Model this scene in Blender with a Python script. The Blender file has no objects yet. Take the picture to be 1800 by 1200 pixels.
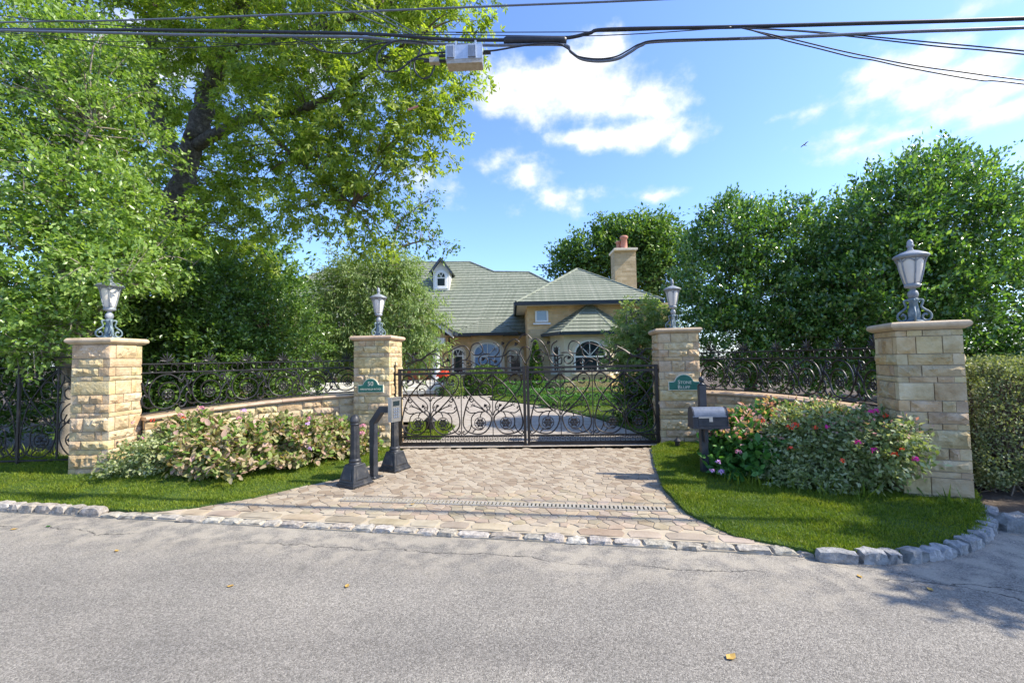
import bpy, math, random
import numpy as np
from mathutils import Vector, Matrix

# ------------------------------------------------------------------ camera, sky, sun, exposure
SC = bpy.context.scene
COL = SC.collection
R_ = math.radians
FPX = 740.0                       # focal length in pixels of an 1800 px wide frame
CAM = Vector((0, 0, 1.57))
PITCH, ROLL = R_(2.4), R_(-1.1)
ROT = Matrix.Rotation(math.pi / 2 + PITCH, 3, 'X') @ Matrix.Rotation(ROLL, 3, 'Z')
cd = bpy.data.cameras.new('camera')
cd.sensor_width = 36.0
cd.lens = FPX / 1800 * 36.0
cd.clip_start, cd.clip_end = 0.05, 3000
co = bpy.data.objects.new('camera', cd)
co.matrix_world = Matrix.Translation(CAM) @ ROT.to_4x4()
COL.objects.link(co)
SC.camera = co

SUN_EL, SUN_AZ = R_(43), R_(-9)    # azimuth measured from +X towards +Y
SKY_STRENGTH, SUN_STRENGTH, EXPOSURE = 0.15, 3.35, 1.38
SC.view_settings.view_transform = 'Standard'
SC.view_settings.look = 'None'
SC.view_settings.gamma = 1.0
SC.view_settings.exposure = EXPOSURE
SC.view_settings.use_curve_mapping = False


def ray(px, py):
    return ROT @ Vector(((px - 900) / FPX, -(py - 600) / FPX, -1.0))


def at(px, py, Y):
    d = ray(px, py)
    return CAM + d * (Y / d.y)


def gnd(px, py, z=0.0):
    d = ray(px, py)
    return CAM + d * ((z - CAM.z) / d.z)


sun = bpy.data.lights.new('sun', 'SUN')
sun.energy = SUN_STRENGTH
sun.angle = R_(0.53)
sun.color = (1.0, 0.93, 0.80)
so = bpy.data.objects.new('sun', sun)
SUN_DIR = Vector((math.cos(SUN_EL) * math.cos(SUN_AZ), math.cos(SUN_EL) * math.sin(SUN_AZ), math.sin(SUN_EL)))
so.rotation_euler = SUN_DIR.to_track_quat('Z', 'Y').to_euler()
so.location = (10, 0, 20)
COL.objects.link(so)


class NT:
    """small node-tree helper"""
    def __init__(self, tree):
        self.t = tree
        tree.nodes.clear()

    def n(self, kind, **kw):
        nd = self.t.nodes.new(kind)
        for k, v in kw.items():
            if k.startswith('i_'):
                key = k[2:]
                key = int(key) if key.isdigit() else key.replace('_', ' ')
                s = nd.inputs[key]
                if hasattr(v, 'is_output') or isinstance(v, bpy.types.NodeSocket):
                    self.t.links.new(v, s)
                else:
                    s.default_value = v
            else:
                setattr(nd, k, v)
        return nd

    def link(self, a, b):
        self.t.links.new(a, b)

    def math(self, op, a, b=None, c=None, clamp=False):
        nd = self.t.nodes.new('ShaderNodeMath')
        nd.operation = op
        nd.use_clamp = clamp
        for i, x in enumerate((a, b, c)):
            if x is None:
                continue
            if isinstance(x, (int, float)):
                nd.inputs[i].default_value = x
            else:
                self.t.links.new(x, nd.inputs[i])
        return nd.outputs[0]

    def ramp(self, fac, stops):
        nd = self.t.nodes.new('ShaderNodeValToRGB')
        el = nd.color_ramp.elements
        while len(el) < len(stops):
            el.new(0.5)
        for e, (p, c) in zip(el, stops):
            e.position = p
            e.color = (*c, 1) if len(c) == 3 else c
        self.t.links.new(fac, nd.inputs[0])
        return nd.outputs[0]

    def mix(self, fac, a, b, mode='MIX'):
        nd = self.t.nodes.new('ShaderNodeMix')
        nd.data_type = 'RGBA'
        nd.blend_type = mode
        for s, x in ((nd.inputs[0], fac), (nd.inputs[6], a), (nd.inputs[7], b)):
            if isinstance(x, bpy.types.NodeSocket):
                self.t.links.new(x, s)
            elif isinstance(x, (int, float)):
                s.default_value = x
            else:
                s.default_value = (*x, 1)
        return nd.outputs[2]

    def smooth(self, x, lo, hi):
        nd = self.t.nodes.new('ShaderNodeMapRange')
        nd.interpolation_type = 'SMOOTHSTEP'
        nd.inputs['From Min'].default_value = lo
        nd.inputs['From Max'].default_value = hi
        self.t.links.new(x, nd.inputs['Value'])
        return nd.outputs[0]


W = bpy.data.worlds.new('World')
SC.world = W
W.use_nodes = True
w = NT(W.node_tree)
sky = w.n('ShaderNodeTexSky', sky_type='NISHITA', sun_disc=False)
sky.sun_elevation = SUN_EL
sky.sun_rotation = math.pi / 2 - SUN_AZ
sky.air_density, sky.dust_density, sky.ozone_density, sky.altitude = 1.0, 0.7, 1.6, 0
tc = w.n('ShaderNodeTexCoord')
dirv = tc.outputs['Generated']
# cumulus clouds: soft lumps in sky directions, broken up by fractal noise; the same noise makes scattered clouds elsewhere
nz1 = w.n('ShaderNodeMapping', i_Vector=dirv, i_Scale=(1, 1, 1.3))
noA = w.n('ShaderNodeTexNoise', i_Vector=nz1.outputs[0], i_Scale=15.0, i_Detail=9.0, i_Roughness=0.6)
noB = w.n('ShaderNodeTexNoise', i_Vector=nz1.outputs[0], i_Scale=2.3, i_Detail=3.0, i_Roughness=0.5)
sepd = w.n('ShaderNodeSeparateXYZ', i_0=dirv)
CLOUDS = [(880, 150, 62, 44, 1), (945, 165, 80, 46, 1.1), (1005, 150, 75, 52, 1.1), (1065, 165, 80, 46, 1.1), (1125, 182, 75, 36, 1), (1170, 195, 48, 28, .9), (1066, 88, 46, 36, .9), (1022, 122, 52, 38, 1),
          (1010, 242, 60, 14, .8), (1080, 240, 90, 24, 1), (1150, 232, 75, 32, 1), (1195, 246, 48, 20, .9), (875, 285, 55, 22, .55), (930, 308, 75, 32, .6), (985, 345, 75, 28, .55), (1010, 368, 45, 16, .45),
          (1530, 132, 48, 28, .8), (1590, 132, 76, 38, 1), (1660, 147, 88, 44, 1), (1725, 172, 74, 36, .9), (1775, 190, 55, 28, .8), (1640, 200, 140, 30, .5), (1490, 240, 66, 20, .65), (1560, 245, 95, 17, .6), (1650, 246, 85, 18, .45),
          (1442, 190, 32, 26, .4), (1160, 344, 48, 13, .6), (1375, 206, 34, 9, .4), (1700, 18, 130, 22, .3), (760, 330, 60, 40, .6), (560, 120, 120, 60, .7), (250, 80, 140, 60, .6),
          (2300, 160, 200, 70, .9), (2500, 230, 160, 40, .8), (-500, 200, 220, 80, .9), (-760, 130, 150, 60, .8)]
acc = None
for (cx, cy, rx, ry, wt) in CLOUDS:
    d = ray(cx, cy)
    ln = d.length
    d = d / ln
    k = FPX * ln
    sub = w.n('ShaderNodeVectorMath', operation='SUBTRACT', i_0=dirv, i_1=tuple(d))
    mul = w.n('ShaderNodeVectorMath', operation='MULTIPLY', i_0=sub.outputs[0], i_1=(k / rx, 1.2, k / ry))
    le = w.n('ShaderNodeVectorMath', operation='LENGTH', i_0=mul.outputs[0])
    m = w.math('MULTIPLY', w.math('SUBTRACT', 1.2, le.outputs['Value'], clamp=False), wt)
    acc = m if acc is None else w.math('SMOOTH_MAX', acc, m, 0.2)
gen = w.math('MULTIPLY', w.math('SUBTRACT', noB.outputs[0], 0.66), 5.0)
acc = w.math('MAXIMUM', acc, gen)
dens = w.math('ADD', acc, w.math('MULTIPLY', w.math('SUBTRACT', noA.outputs[0], 0.5), 1.9))
mask = w.math('MULTIPLY', w.smooth(dens, 0.05, 0.95), w.smooth(sepd.outputs[2], 0.0, 0.12))
noC = w.n('ShaderNodeTexNoise', i_Vector=nz1.outputs[0], i_Scale=14.0, i_Detail=5.0)
thick = w.smooth(w.math('ADD', w.math('MULTIPLY', dens, .45), w.math('MULTIPLY', noC.outputs[0], 1.1)), 0.55, 1.05)
cloudcol = w.mix(thick, (2.4, 2.7, 3.25), (3.45, 3.45, 3.45))
tint = w.mix(1.0, sky.outputs[0], (0.62, 0.735, 0.99), 'MULTIPLY')
final = w.mix(w.math('MULTIPLY', mask, 0.95), tint, cloudcol)
bg = w.n('ShaderNodeBackground', i_Color=final, i_Strength=SKY_STRENGTH)
wo = w.n('ShaderNodeOutputWorld')
w.link(bg.outputs[0], wo.inputs[0])

# ------------------------------------------------------------------ materials
MATS = {}


def newmat(name):
    m = bpy.data.materials.new(name)
    m.use_nodes = True
    MATS[name] = m
    return m, NT(m.node_tree)


def finish(nt, col, rough, metallic=0.0, bump=None, bstr=0.3, bdist=0.01, spec=0.5):
    p = nt.n('ShaderNodeBsdfPrincipled')
    for key, x in (('Base Color', col), ('Roughness', rough), ('Metallic', metallic), ('Specular IOR Level', spec)):
        s = p.inputs[key]
        if isinstance(x, bpy.types.NodeSocket):
            nt.link(x, s)
        elif isinstance(x, (int, float)):
            s.default_value = x
        else:
            s.default_value = (*x, 1)
    if bump is not None:
        b = nt.n('ShaderNodeBump', i_Strength=bstr, i_Distance=bdist)
        nt.link(bump, b.inputs['Height'])
        nt.link(b.outputs[0], p.inputs['Normal'])
    o = nt.n('ShaderNodeOutputMaterial')
    nt.link(p.outputs[0], o.inputs[0])
    return p


def noise_mat(name, c1, c2, scale=8, rough=0.7, bscale=60, bstr=0.3, bdist=0.01, objvar=0.0, metallic=0.0, spec=0.4, c3=None, stain=0):
    m, nt = newmat(name)
    t = nt.n('ShaderNodeTexCoord')
    v = t.outputs['Object']
    oi = nt.n('ShaderNodeObjectInfo')
    off = nt.n('ShaderNodeVectorMath', operation='SCALE', i_0=(37.0, 19.0, 53.0))
    nt.link(oi.outputs['Random'], off.inputs['Scale'])
    vv = nt.n('ShaderNodeVectorMath', operation='ADD', i_0=v, i_1=off.outputs[0]).outputs[0]
    n1 = nt.n('ShaderNodeTexNoise', i_Vector=vv, i_Scale=scale, i_Detail=6.0, i_Roughness=0.65)
    n2 = nt.n('ShaderNodeTexNoise', i_Vector=vv, i_Scale=bscale, i_Detail=5.0, i_Roughness=0.7)
    col = nt.ramp(n1.outputs[0], [(0.32, c1), (0.68, c2)] if c3 is None else [(0.3, c1), (0.5, c2), (0.7, c3)])
    if stain:
        gp = nt.n('ShaderNodeNewGeometry')
        n3 = nt.n('ShaderNodeTexNoise', i_Vector=gp.outputs['Position'], i_Scale=stain, i_Detail=7.0, i_Roughness=.7)
        col = nt.mix(1.0, col, nt.ramp(n3.outputs[0], [(.3, (.72, .69, .64)), (.5, (1, 1, 1)), (.72, (1.08, 1.05, 1.0))]), 'MULTIPLY')
    if objvar:
        hs = nt.n('ShaderNodeHueSaturation')
        nt.link(col, hs.inputs['Color'])
        nt.link(nt.math('MULTIPLY_ADD', oi.outputs['Random'], objvar * 2, 1 - objvar), hs.inputs['Value'])
        r2 = nt.math('FRACT', nt.math('MULTIPLY', oi.outputs['Random'], 17.3))
        nt.link(nt.math('MULTIPLY_ADD', r2, objvar * 1.6, 1 - objvar * 0.8), hs.inputs['Saturation'])
        r3 = nt.math('FRACT', nt.math('MULTIPLY', oi.outputs['Random'], 41.7))
        nt.link(nt.math('MULTIPLY_ADD', r3, 0.03, 0.485), hs.inputs['Hue'])
        col = hs.outputs[0]
    finish(nt, col, rough, metallic, n2.outputs[0], bstr, bdist, spec)
    return m


def leaf_mat(name, cols, trans=0.3, rough=0.45, spec=0.4, transcol=None, patch=None):
    """cols: list of colours spread over the leaves at random"""
    m, nt = newmat(name)
    g = nt.n('ShaderNodeNewGeometry')
    k = len(cols)
    stops = [((i + 0.5) / k, c) for i, c in enumerate(cols)]
    col = nt.ramp(g.outputs['Random Per Island'], stops)
    if patch:
        gn = nt.n('ShaderNodeTexNoise', i_Vector=g.outputs['Position'], i_Scale=2.2, i_Detail=5.0, i_Roughness=.65)
        col = nt.mix(1.0, col, nt.ramp(gn.outputs[0], [(.32, (.72, .78, .8)), (.5, (1, 1, 1)), (.68, patch)]), 'MULTIPLY')
    p = nt.n('ShaderNodeBsdfPrincipled', i_Roughness=rough)
    p.inputs['Specular IOR Level'].default_value = spec
    nt.link(col, p.inputs['Base Color'])
    tr = nt.n('ShaderNodeBsdfTranslucent')
    tcol = nt.mix(1.0, col, transcol or (1.5, 1.6, 0.6), 'MULTIPLY')
    nt.link(tcol, tr.inputs[0])
    mx = nt.n('ShaderNodeMixShader', i_0=trans)
    nt.link(p.outputs[0], mx.inputs[1])
    nt.link(tr.outputs[0], mx.inputs[2])
    o = nt.n('ShaderNodeOutputMaterial')
    nt.link(mx.outputs[0], o.inputs[0])
    return m


noise_mat('sandstone', (.35, .24, .115), (.51, .385, .21), 5, .85, 38, .6, .02, objvar=.11, c3=(.60, .49, .31), stain=3.2)
noise_mat('mortar', (.33, .28, .21), (.44, .38, .29), 30, .9, 90, .3)
noise_mat('capstone', (.44, .31, .20), (.54, .40, .28), 6, .7, 70, .15, objvar=.06, stain=5)
noise_mat('housestone_trim', (.66, .54, .36), (.74, .62, .44), 5, .75, 60, .1)
noise_mat('bay_stone', (.60, .50, .33), (.68, .58, .41), 4, .75, 50, .15)
noise_mat('cream_trim', (.72, .68, .58), (.80, .77, .68), 5, .6, 60, .05)
noise_mat('white_paint', (.76, .76, .74), (.82, .82, .80), 5, .5, 60, .04)
noise_mat('iron', (.018, .017, .016), (.035, .032, .030), 14, .42, 120, .15, .003, metallic=.35, spec=.5)
noise_mat('gate_iron', (.022, .017, .014), (.042, .034, .028), 14, .42, 120, .12, .003, metallic=.35, spec=.5)
noise_mat('bollard_paint', (.012, .013, .015), (.026, .027, .03), 9, .45, 60, .2, .004, spec=.4, c3=(.075, .068, .058))
noise_mat('navy_paint', (.016, .018, .023), (.03, .033, .04), 6, .42, 80, .12, .003, spec=.4, c3=(.05, .053, .06))
noise_mat('steel', (.38, .37, .34), (.48, .46, .43), 20, .38, 80, .05, metallic=.8)
noise_mat('lamp_metal', (.13, .145, .155), (.23, .25, .265), 10, .5, 70, .2, .004, spec=.5, c3=(.36, .37, .38))
noise_mat('verdigris', (.06, .10, .12), (.13, .18, .20), 12, .55, 70, .25, .004, c3=(.28, .33, .34))
noise_mat('lamp_glass', (.60, .56, .49), (.70, .66, .58), 4, .22, 60, .02)
noise_mat('plaque_green', (.015, .11, .07), (.02, .15, .10), 8, .4, 100, .1, .002)
noise_mat('gold', (.55, .52, .40), (.68, .64, .50), 10, .4, 90, .05)
noise_mat('granite', (.20, .175, .14), (.36, .32, .26), 22, .85, 50, .7, .02, objvar=.2, c3=(.50, .45, .37))
noise_mat('bluestone', (.16, .155, .145), (.28, .275, .26), 18, .85, 50, .7, .02, objvar=.18, c3=(.42, .40, .37))
noise_mat('cable', (.018, .02, .024), (.035, .038, .045), 12, .45, 80, .1, .002)
noise_mat('cable_grey', (.10, .12, .15), (.16, .18, .22), 12, .4, 80, .1, .002)
noise_mat('aluminium', (.42, .46, .50), (.58, .62, .66), 16, .42, 80, .1, .003, metallic=.5)
noise_mat('rust_alu', (.36, .30, .22), (.50, .46, .38), 16, .5, 80, .1, .003, metallic=.3)
noise_mat('slate_blue', (.035, .05, .07), (.055, .07, .09), 6, .4, 50, .05)
noise_mat('terracotta', (.42, .17, .11), (.52, .24, .16), 8, .8, 50, .2)
noise_mat('red_door', (.40, .10, .05), (.48, .15, .08), 5, .5, 60, .1)
noise_mat('bark', (.06, .048, .036), (.16, .135, .105), 14, .95, 32, 1.0, .12, c3=(.30, .26, .21))
noise_mat('pale_bark', (.20, .17, .13), (.30, .26, .20), 9, .9, 30, .6, .02)
noise_mat('twig', (.10, .075, .05), (.18, .14, .10), 9, .9, 60, .4, .01)
noise_mat('soil', (.045, .032, .022), (.09, .065, .045), 5, .95, 25, .8, .03, c3=(.13, .10, .07))
noise_mat('paver', (.27, .21, .14), (.335, .27, .19), 4, .8, 45, .4, .008, objvar=.15, c3=(.37, .30, .215), stain=1.3)
noise_mat('joint_sand', (.37, .305, .21), (.43, .36, .26), 14, .9, 90, .3, .006)
noise_mat('leaf_litter', (.35, .20, .05), (.50, .33, .08), 9, .7, 60, .2)
noise_mat('bird_feather', (.07, .065, .06), (.16, .15, .14), 9, .8, 60, .2)

m, nt = newmat('window_glass')
finish(nt, (.018, .028, .032), .06, 0, spec=.8)
m, nt = newmat('sky_glass')
finish(nt, (.16, .24, .30), .05, 0, spec=1.0)
m, nt = newmat('door_glass')
finish(nt, (.20, .32, .48), .15, 0, spec=.6)

# asphalt: pale worn aggregate, sand drifts and hairline cracks along the kerb
m, nt = newmat('asphalt')
t = nt.n('ShaderNodeTexCoord').outputs['Object']
vo = nt.n('ShaderNodeTexVoronoi', i_Vector=t, i_Scale=140.0)
vo2 = nt.n('ShaderNodeTexVoronoi', i_Vector=t, i_Scale=300.0)
bw = nt.n('ShaderNodeSeparateXYZ', i_0=vo.outputs['Color'])
bw2 = nt.n('ShaderNodeSeparateXYZ', i_0=vo2.outputs['Color'])
sp = nt.math('ADD', nt.math('MULTIPLY', bw.outputs[0], .6), nt.math('MULTIPLY', bw2.outputs[0], .4))
agg = nt.ramp(sp, [(0.05, (.095, .088, .077)), (0.38, (.20, .184, .158)), (0.65, (.268, .247, .213)), (0.95, (.41, .38, .33))])
big = nt.n('ShaderNodeTexNoise', i_Vector=t, i_Scale=0.9, i_Detail=5.0, i_Roughness=.6)
agg = nt.mix(1.0, agg, nt.ramp(big.outputs[0], [(.3, (.80, .80, .80)), (.7, (1.10, 1.08, 1.05))]), 'MULTIPLY')
mps = nt.n('ShaderNodeMapping', i_Vector=t, i_Rotation=(0, 0, .17), i_Scale=(.16, 1.5, 1))
wear = nt.n('ShaderNodeTexNoise', i_Vector=mps.outputs[0], i_Scale=1.3, i_Detail=4.0)
agg = nt.mix(1.0, agg, nt.ramp(wear.outputs[0], [(.35, (.90, .89, .88)), (.65, (1.08, 1.07, 1.05))]), 'MULTIPLY')
st = nt.n('ShaderNodeTexNoise', i_Vector=t, i_Scale=2.6, i_Detail=2.0)
agg = nt.mix(nt.math('MULTIPLY', nt.smooth(st.outputs[0], .68, .78), .35), agg, (.07, .065, .06))
sx = nt.n('ShaderNodeSeparateXYZ', i_0=t)
kerbd = nt.math('ADD', nt.math('MULTIPLY_ADD', sx.outputs[0], .1732, sx.outputs[1]), -3.70)   # distance past the kerb line
nd1 = nt.n('ShaderNodeTexNoise', i_Vector=t, i_Scale=1.7, i_Detail=6.0, i_Roughness=.65)
nd2 = nt.n('ShaderNodeTexNoise', i_Vector=t, i_Scale=6.0, i_Detail=4.0)
band = nt.smooth(nt.math('ADD', kerbd, nt.math('MULTIPLY', nd1.outputs[0], 1.1)), -.35, .45)
sandm = nt.math('MULTIPLY', band, nt.smooth(nd2.outputs[0], .38, .62))
agg = nt.mix(nt.math('MULTIPLY', sandm, .6), agg, (.40, .35, .27))
ck = nt.math('ABSOLUTE', nt.math('ADD', kerbd, nt.math('MULTIPLY_ADD', nd1.outputs[0], .35, .12)))
ck2 = nt.math('ABSOLUTE', nt.math('ADD', nt.math('MULTIPLY_ADD', sx.outputs[0], .62, sx.outputs[1]), nt.math('MULTIPLY_ADD', nd1.outputs[0], .5, -4.95)))
inter = nt.smooth(nt.n('ShaderNodeTexNoise', i_Vector=t, i_Scale=1.1).outputs[0], .40, .5)
cm = nt.math('MULTIPLY', nt.math('SUBTRACT', 1.0, nt.smooth(ck, .002, .009)), inter)
cm2 = nt.math('MULTIPLY', nt.math('SUBTRACT', 1.0, nt.smooth(ck2, .002, .008)), nt.smooth(sx.outputs[0], 2.0, 2.4))
agg = nt.mix(nt.math('MULTIPLY', nt.math('MAXIMUM', cm, cm2), .85), agg, (.04, .037, .033))
hgt = nt.math('ADD', nt.math('MULTIPLY', vo.outputs['Distance'], -1.0), nt.math('MULTIPLY', bw2.outputs[1], .25))
finish(nt, agg, .9, 0, hgt, .55, .006, .25)

# paving of the inner court, too far away to pick the stones apart
m, nt = newmat('court_paving')
t = nt.n('ShaderNodeTexCoord').outputs['Object']
v1 = nt.n('ShaderNodeTexVoronoi', i_Vector=t, i_Scale=6.5)
v2 = nt.n('ShaderNodeTexVoronoi', i_Vector=t, i_Scale=6.5, feature='DISTANCE_TO_EDGE')
s1 = nt.n('ShaderNodeSeparateXYZ', i_0=v1.outputs['Color'])
c = nt.ramp(s1.outputs[0], [(.1, (.27, .23, .19)), (.5, (.33, .285, .235)), (.9, (.37, .33, .28))])
c = nt.mix(nt.smooth(v2.outputs['Distance'], .04, .0), c, (.40, .35, .28))
finish(nt, c, .85, 0, v2.outputs['Distance'], .3, .01, .3)

# coursed stone veneer of the house
def veneer(name, c1, c2, mort):
    m, nt = newmat(name)
    t = nt.n('ShaderNodeTexCoord').outputs['Object']
    sx = nt.n('ShaderNodeSeparateXYZ', i_0=t)
    cb = nt.n('ShaderNodeCombineXYZ')
    nt.link(nt.math('ADD', sx.outputs[0], sx.outputs[1]), cb.inputs[0])
    nt.link(sx.outputs[2], cb.inputs[1])
    br = nt.n('ShaderNodeTexBrick', i_Vector=cb.outputs[0], i_Scale=1.0)
    br.inputs['Color1'].default_value = (*c1, 1)
    br.inputs['Color2'].default_value = (*c2, 1)
    br.inputs['Mortar'].default_value = (*mort, 1)
    br.inputs['Mortar Size'].default_value = .008
    br.inputs['Brick Width'].default_value = .55
    br.inputs['Row Height'].default_value = .14
    n1 = nt.n('ShaderNodeTexNoise', i_Vector=t, i_Scale=3.0, i_Detail=6.0)
    c = nt.mix(1.0, br.outputs[0], nt.ramp(n1.outputs[0], [(.3, (.82, .8, .76)), (.7, (1.08, 1.06, 1.04))]), 'MULTIPLY')
    n2 = nt.n('ShaderNodeTexNoise', i_Vector=t, i_Scale=22.0, i_Detail=5.0)
    finish(nt, c, .85, 0, nt.math('ADD', n2.outputs[0], nt.math('MULTIPLY', br.outputs['Fac'], -.8)), .45, .03, .3)


veneer('house_stone', (.62, .41, .19), (.72, .52, .27), (.60, .46, .29))
veneer('chimney_stone', (.40, .285, .14), (.56, .43, .25), (.45, .37, .25))

m, nt = newmat('roof_tile')
t = nt.n('ShaderNodeTexCoord').outputs['Object']
oi = nt.n('ShaderNodeObjectInfo')
mp = nt.n('ShaderNodeMapping', i_Vector=t, i_Scale=(3.0, 1.0, 1.0))
n1 = nt.n('ShaderNodeTexNoise', i_Vector=mp.outputs[0], i_Scale=1.6, i_Detail=6.0, i_Roughness=.75)
c = nt.ramp(nt.math('ADD', n1.outputs[0], nt.math('MULTIPLY_ADD', oi.outputs['Random'], .12, -.06)),
            [(.3, (.13, .145, .10)), (.5, (.20, .215, .155)), (.7, (.29, .29, .22))])
finish(nt, c, .8, 0, n1.outputs[0], .3, .02, .3)
noise_mat('roof_deck', (.05, .06, .05), (.08, .09, .07), 6, .9)

# foliage
leaf_mat('maple_leaf', [(.11, .17, .02), (.20, .27, .03), (.29, .35, .05), (.40, .45, .085), (.21, .29, .04)], .5)
leaf_mat('dogwood_leaf', [(.10, .18, .035), (.17, .27, .05), (.25, .36, .085), (.36, .46, .15), (.19, .30, .06)], .42, .32, .5)
leaf_mat('holly_leaf', [(.045, .115, .024), (.075, .165, .034), (.13, .24, .055), (.25, .37, .10), (.09, .185, .042)], .38, .2, .9)
leaf_mat('laurel_leaf', [(.06, .12, .025), (.10, .18, .035), (.17, .26, .055)], .38, .3, .6)
leaf_mat('willow_leaf', [(.15, .22, .065), (.22, .30, .10), (.31, .38, .16), (.17, .25, .085)], .4)
leaf_mat('far_leaf', [(.06, .13, .025), (.11, .20, .04), (.19, .28, .06)], .32)
leaf_mat('jmaple_leaf', [(.18, .26, .07), (.28, .35, .11), (.38, .42, .18), (.13, .22, .06)], .42)
leaf_mat('boxwood_leaf', [(.09, .12, .045), (.15, .19, .07), (.25, .28, .12), (.38, .39, .20)], .25, .45, .3)
leaf_mat('hydrangea_leaf', [(.12, .21, .03), (.44, .27, .20), (.19, .29, .06), (.52, .36, .27), (.27, .32, .10), (.50, .31, .26), (.15, .25, .04)], .3, .5, .3)
leaf_mat('hydrangea_green', [(.05, .15, .03), (.08, .21, .04), (.12, .27, .06)], .3, .45, .35)
leaf_mat('rose_leaf', [(.13, .18, .05), (.23, .28, .10), (.37, .40, .20), (.28, .33, .13), (.48, .49, .29)], .3, .45, .3)
leaf_mat('pink_leaf', [(.50, .27, .22), (.58, .36, .28), (.42, .30, .18), (.55, .22, .22)], .3, .5, .3)
leaf_mat('pink_petal', [(.70, .30, .38), (.75, .40, .45), (.62, .22, .30)], .3, .5, .2, (1.1, .9, .9))
leaf_mat('lilac_petal', [(.58, .35, .62), (.68, .45, .68), (.50, .30, .60)], .3, .5, .2, (1.1, .9, 1.1))
leaf_mat('red_petal', [(.75, .06, .03), (.80, .14, .06)], .3, .5, .2, (1.1, .9, .9))
leaf_mat('magenta_petal', [(.72, .03, .30), (.80, .06, .38)], .3, .5, .2, (1.1, .9, .9))
leaf_mat('grass_blade', [(.075, .125, .008), (.12, .18, .012), (.165, .225, .018), (.24, .28, .035), (.13, .195, .014)], .3, .5, .25, patch=(1.35, 1.12, 1.2))
noise_mat('turf', (.035, .07, .01), (.06, .11, .015), 9, .95, 60, .6, .02)
noise_mat('hedge_dark', (.03, .06, .02), (.06, .10, .03), 20, .9, 40, .8, .05)

# ------------------------------------------------------------------ mesh helpers
class MB:
    def __init__(self):
        self.v, self.f = [], []

    def add(self, vs, fs):
        o = len(self.v)
        self.v += [tuple(p) for p in vs]
        self.f += [tuple(i + o for i in f) for f in fs]
        return self

    def box(self, c, s, rz=0.0):
        cx, cy, cz = c
        hx, hy, hz = s[0] / 2, s[1] / 2, s[2] / 2
        cs, sn = math.cos(rz), math.sin(rz)
        vs = []
        for z in (-hz, hz):
            for x, y in ((-hx, -hy), (hx, -hy), (hx, hy), (-hx, hy)):
                vs.append((cx + x * cs - y * sn, cy + x * sn + y * cs, cz + z))
        return self.add(vs, [(3, 2, 1, 0), (4, 5, 6, 7), (0, 1, 5, 4), (1, 2, 6, 5), (2, 3, 7, 6), (3, 0, 4, 7)])

    def tube(self, pts, r, n=6, closed=False, flat=1.0):
        pts = [Vector(p) for p in pts]
        k = len(pts)
        rs = r if isinstance(r, (list, tuple)) else [r] * k
        vs = []
        nrm = None
        for i, p in enumerate(pts):
            a = pts[(i - 1) % k] if (closed or i > 0) else p
            b = pts[(i + 1) % k] if (closed or i < k - 1) else p
            t = (b - a)
            t = t.normalized() if t.length > 1e-9 else Vector((0, 0, 1))
            if nrm is None:
                h = Vector((0, 1, 0)) if abs(t.y) < .9 else Vector((1, 0, 0))
                nrm = (h - t * h.dot(t)).normalized()
            else:
                nrm = (nrm - t * nrm.dot(t))
                nrm = nrm.normalized() if nrm.length > 1e-6 else t.orthogonal().normalized()
            bn = t.cross(nrm)
            for j in range(n):
                a_ = 2 * math.pi * (j + .5) / n
                vs.append(p + (nrm * math.cos(a_) * flat + bn * math.sin(a_)) * rs[i])
        fs = []
        for i in range(k if closed else k - 1):
            i2 = (i + 1) % k
            for j in range(n):
                fs.append((i * n + j, i * n + (j + 1) % n, i2 * n + (j + 1) % n, i2 * n + j))
        if not closed:
            fs.append(tuple(range(n))[::-1])
            fs.append(tuple((k - 1) * n + j for j in range(n)))
        return self.add(vs, fs)

    def lathe(self, prof, n=16, c=(0, 0, 0), square=False):
        vs, fs = [], []
        ph = math.pi / 4 if square else 0
        mul = math.sqrt(2) if square else 1
        if square:
            n = 4
        for r, z in prof:
            for j in range(n):
                a = 2 * math.pi * j / n + ph
                vs.append((c[0] + r * mul * math.cos(a), c[1] + r * mul * math.sin(a), c[2] + z))
        for i in range(len(prof) - 1):
            for j in range(n):
                fs.append((i * n + j, i * n + (j + 1) % n, (i + 1) * n + (j + 1) % n, (i + 1) * n + j))
        fs.append(tuple(range(n))[::-1])
        fs.append(tuple((len(prof) - 1) * n + j for j in range(n)))
        return self.add(vs, fs)

    def prism(self, poly, z0, z1):
        k = len(poly)
        vs = [(p[0], p[1], z0) for p in poly] + [(p[0], p[1], z1) for p in poly]
        fs = [tuple(range(k))[::-1], tuple(range(k, 2 * k))]
        fs += [(i, (i + 1) % k, k + (i + 1) % k, k + i) for i in range(k)]
        return self.add(vs, fs)

    def slab(self, poly3, nrm, t):
        """a planar polygon extruded by t along nrm"""
        k = len(poly3)
        nrm = Vector(nrm)
        vs = [Vector(p) for p in poly3] + [Vector(p) + nrm * t for p in poly3]
        fs = [tuple(range(k))[::-1], tuple(range(k, 2 * k))]
        fs += [(i, (i + 1) % k, k + (i + 1) % k, k + i) for i in range(k)]
        return self.add(vs, fs)

    def build(self, name, mat, parent=None, smooth=False, world=False, loc=None, rz=0.0, kind=None):
        vs = self.v
        if world and parent is not None:
            L = Vector(parent['_loc'])
            a = -parent['_rz']
            cs, sn = math.cos(a), math.sin(a)
            vs = [((x - L.x) * cs - (y - L.y) * sn, (x - L.x) * sn + (y - L.y) * cs, z - L.z) for x, y, z in vs]
        me = bpy.data.meshes.new(name)
        me.from_pydata(vs, [], self.f)
        me.materials.append(MATS[mat])
        if smooth:
            me.polygons.foreach_set('use_smooth', [True] * len(me.polygons))
        return link(name, me, parent, loc, rz, kind)


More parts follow.
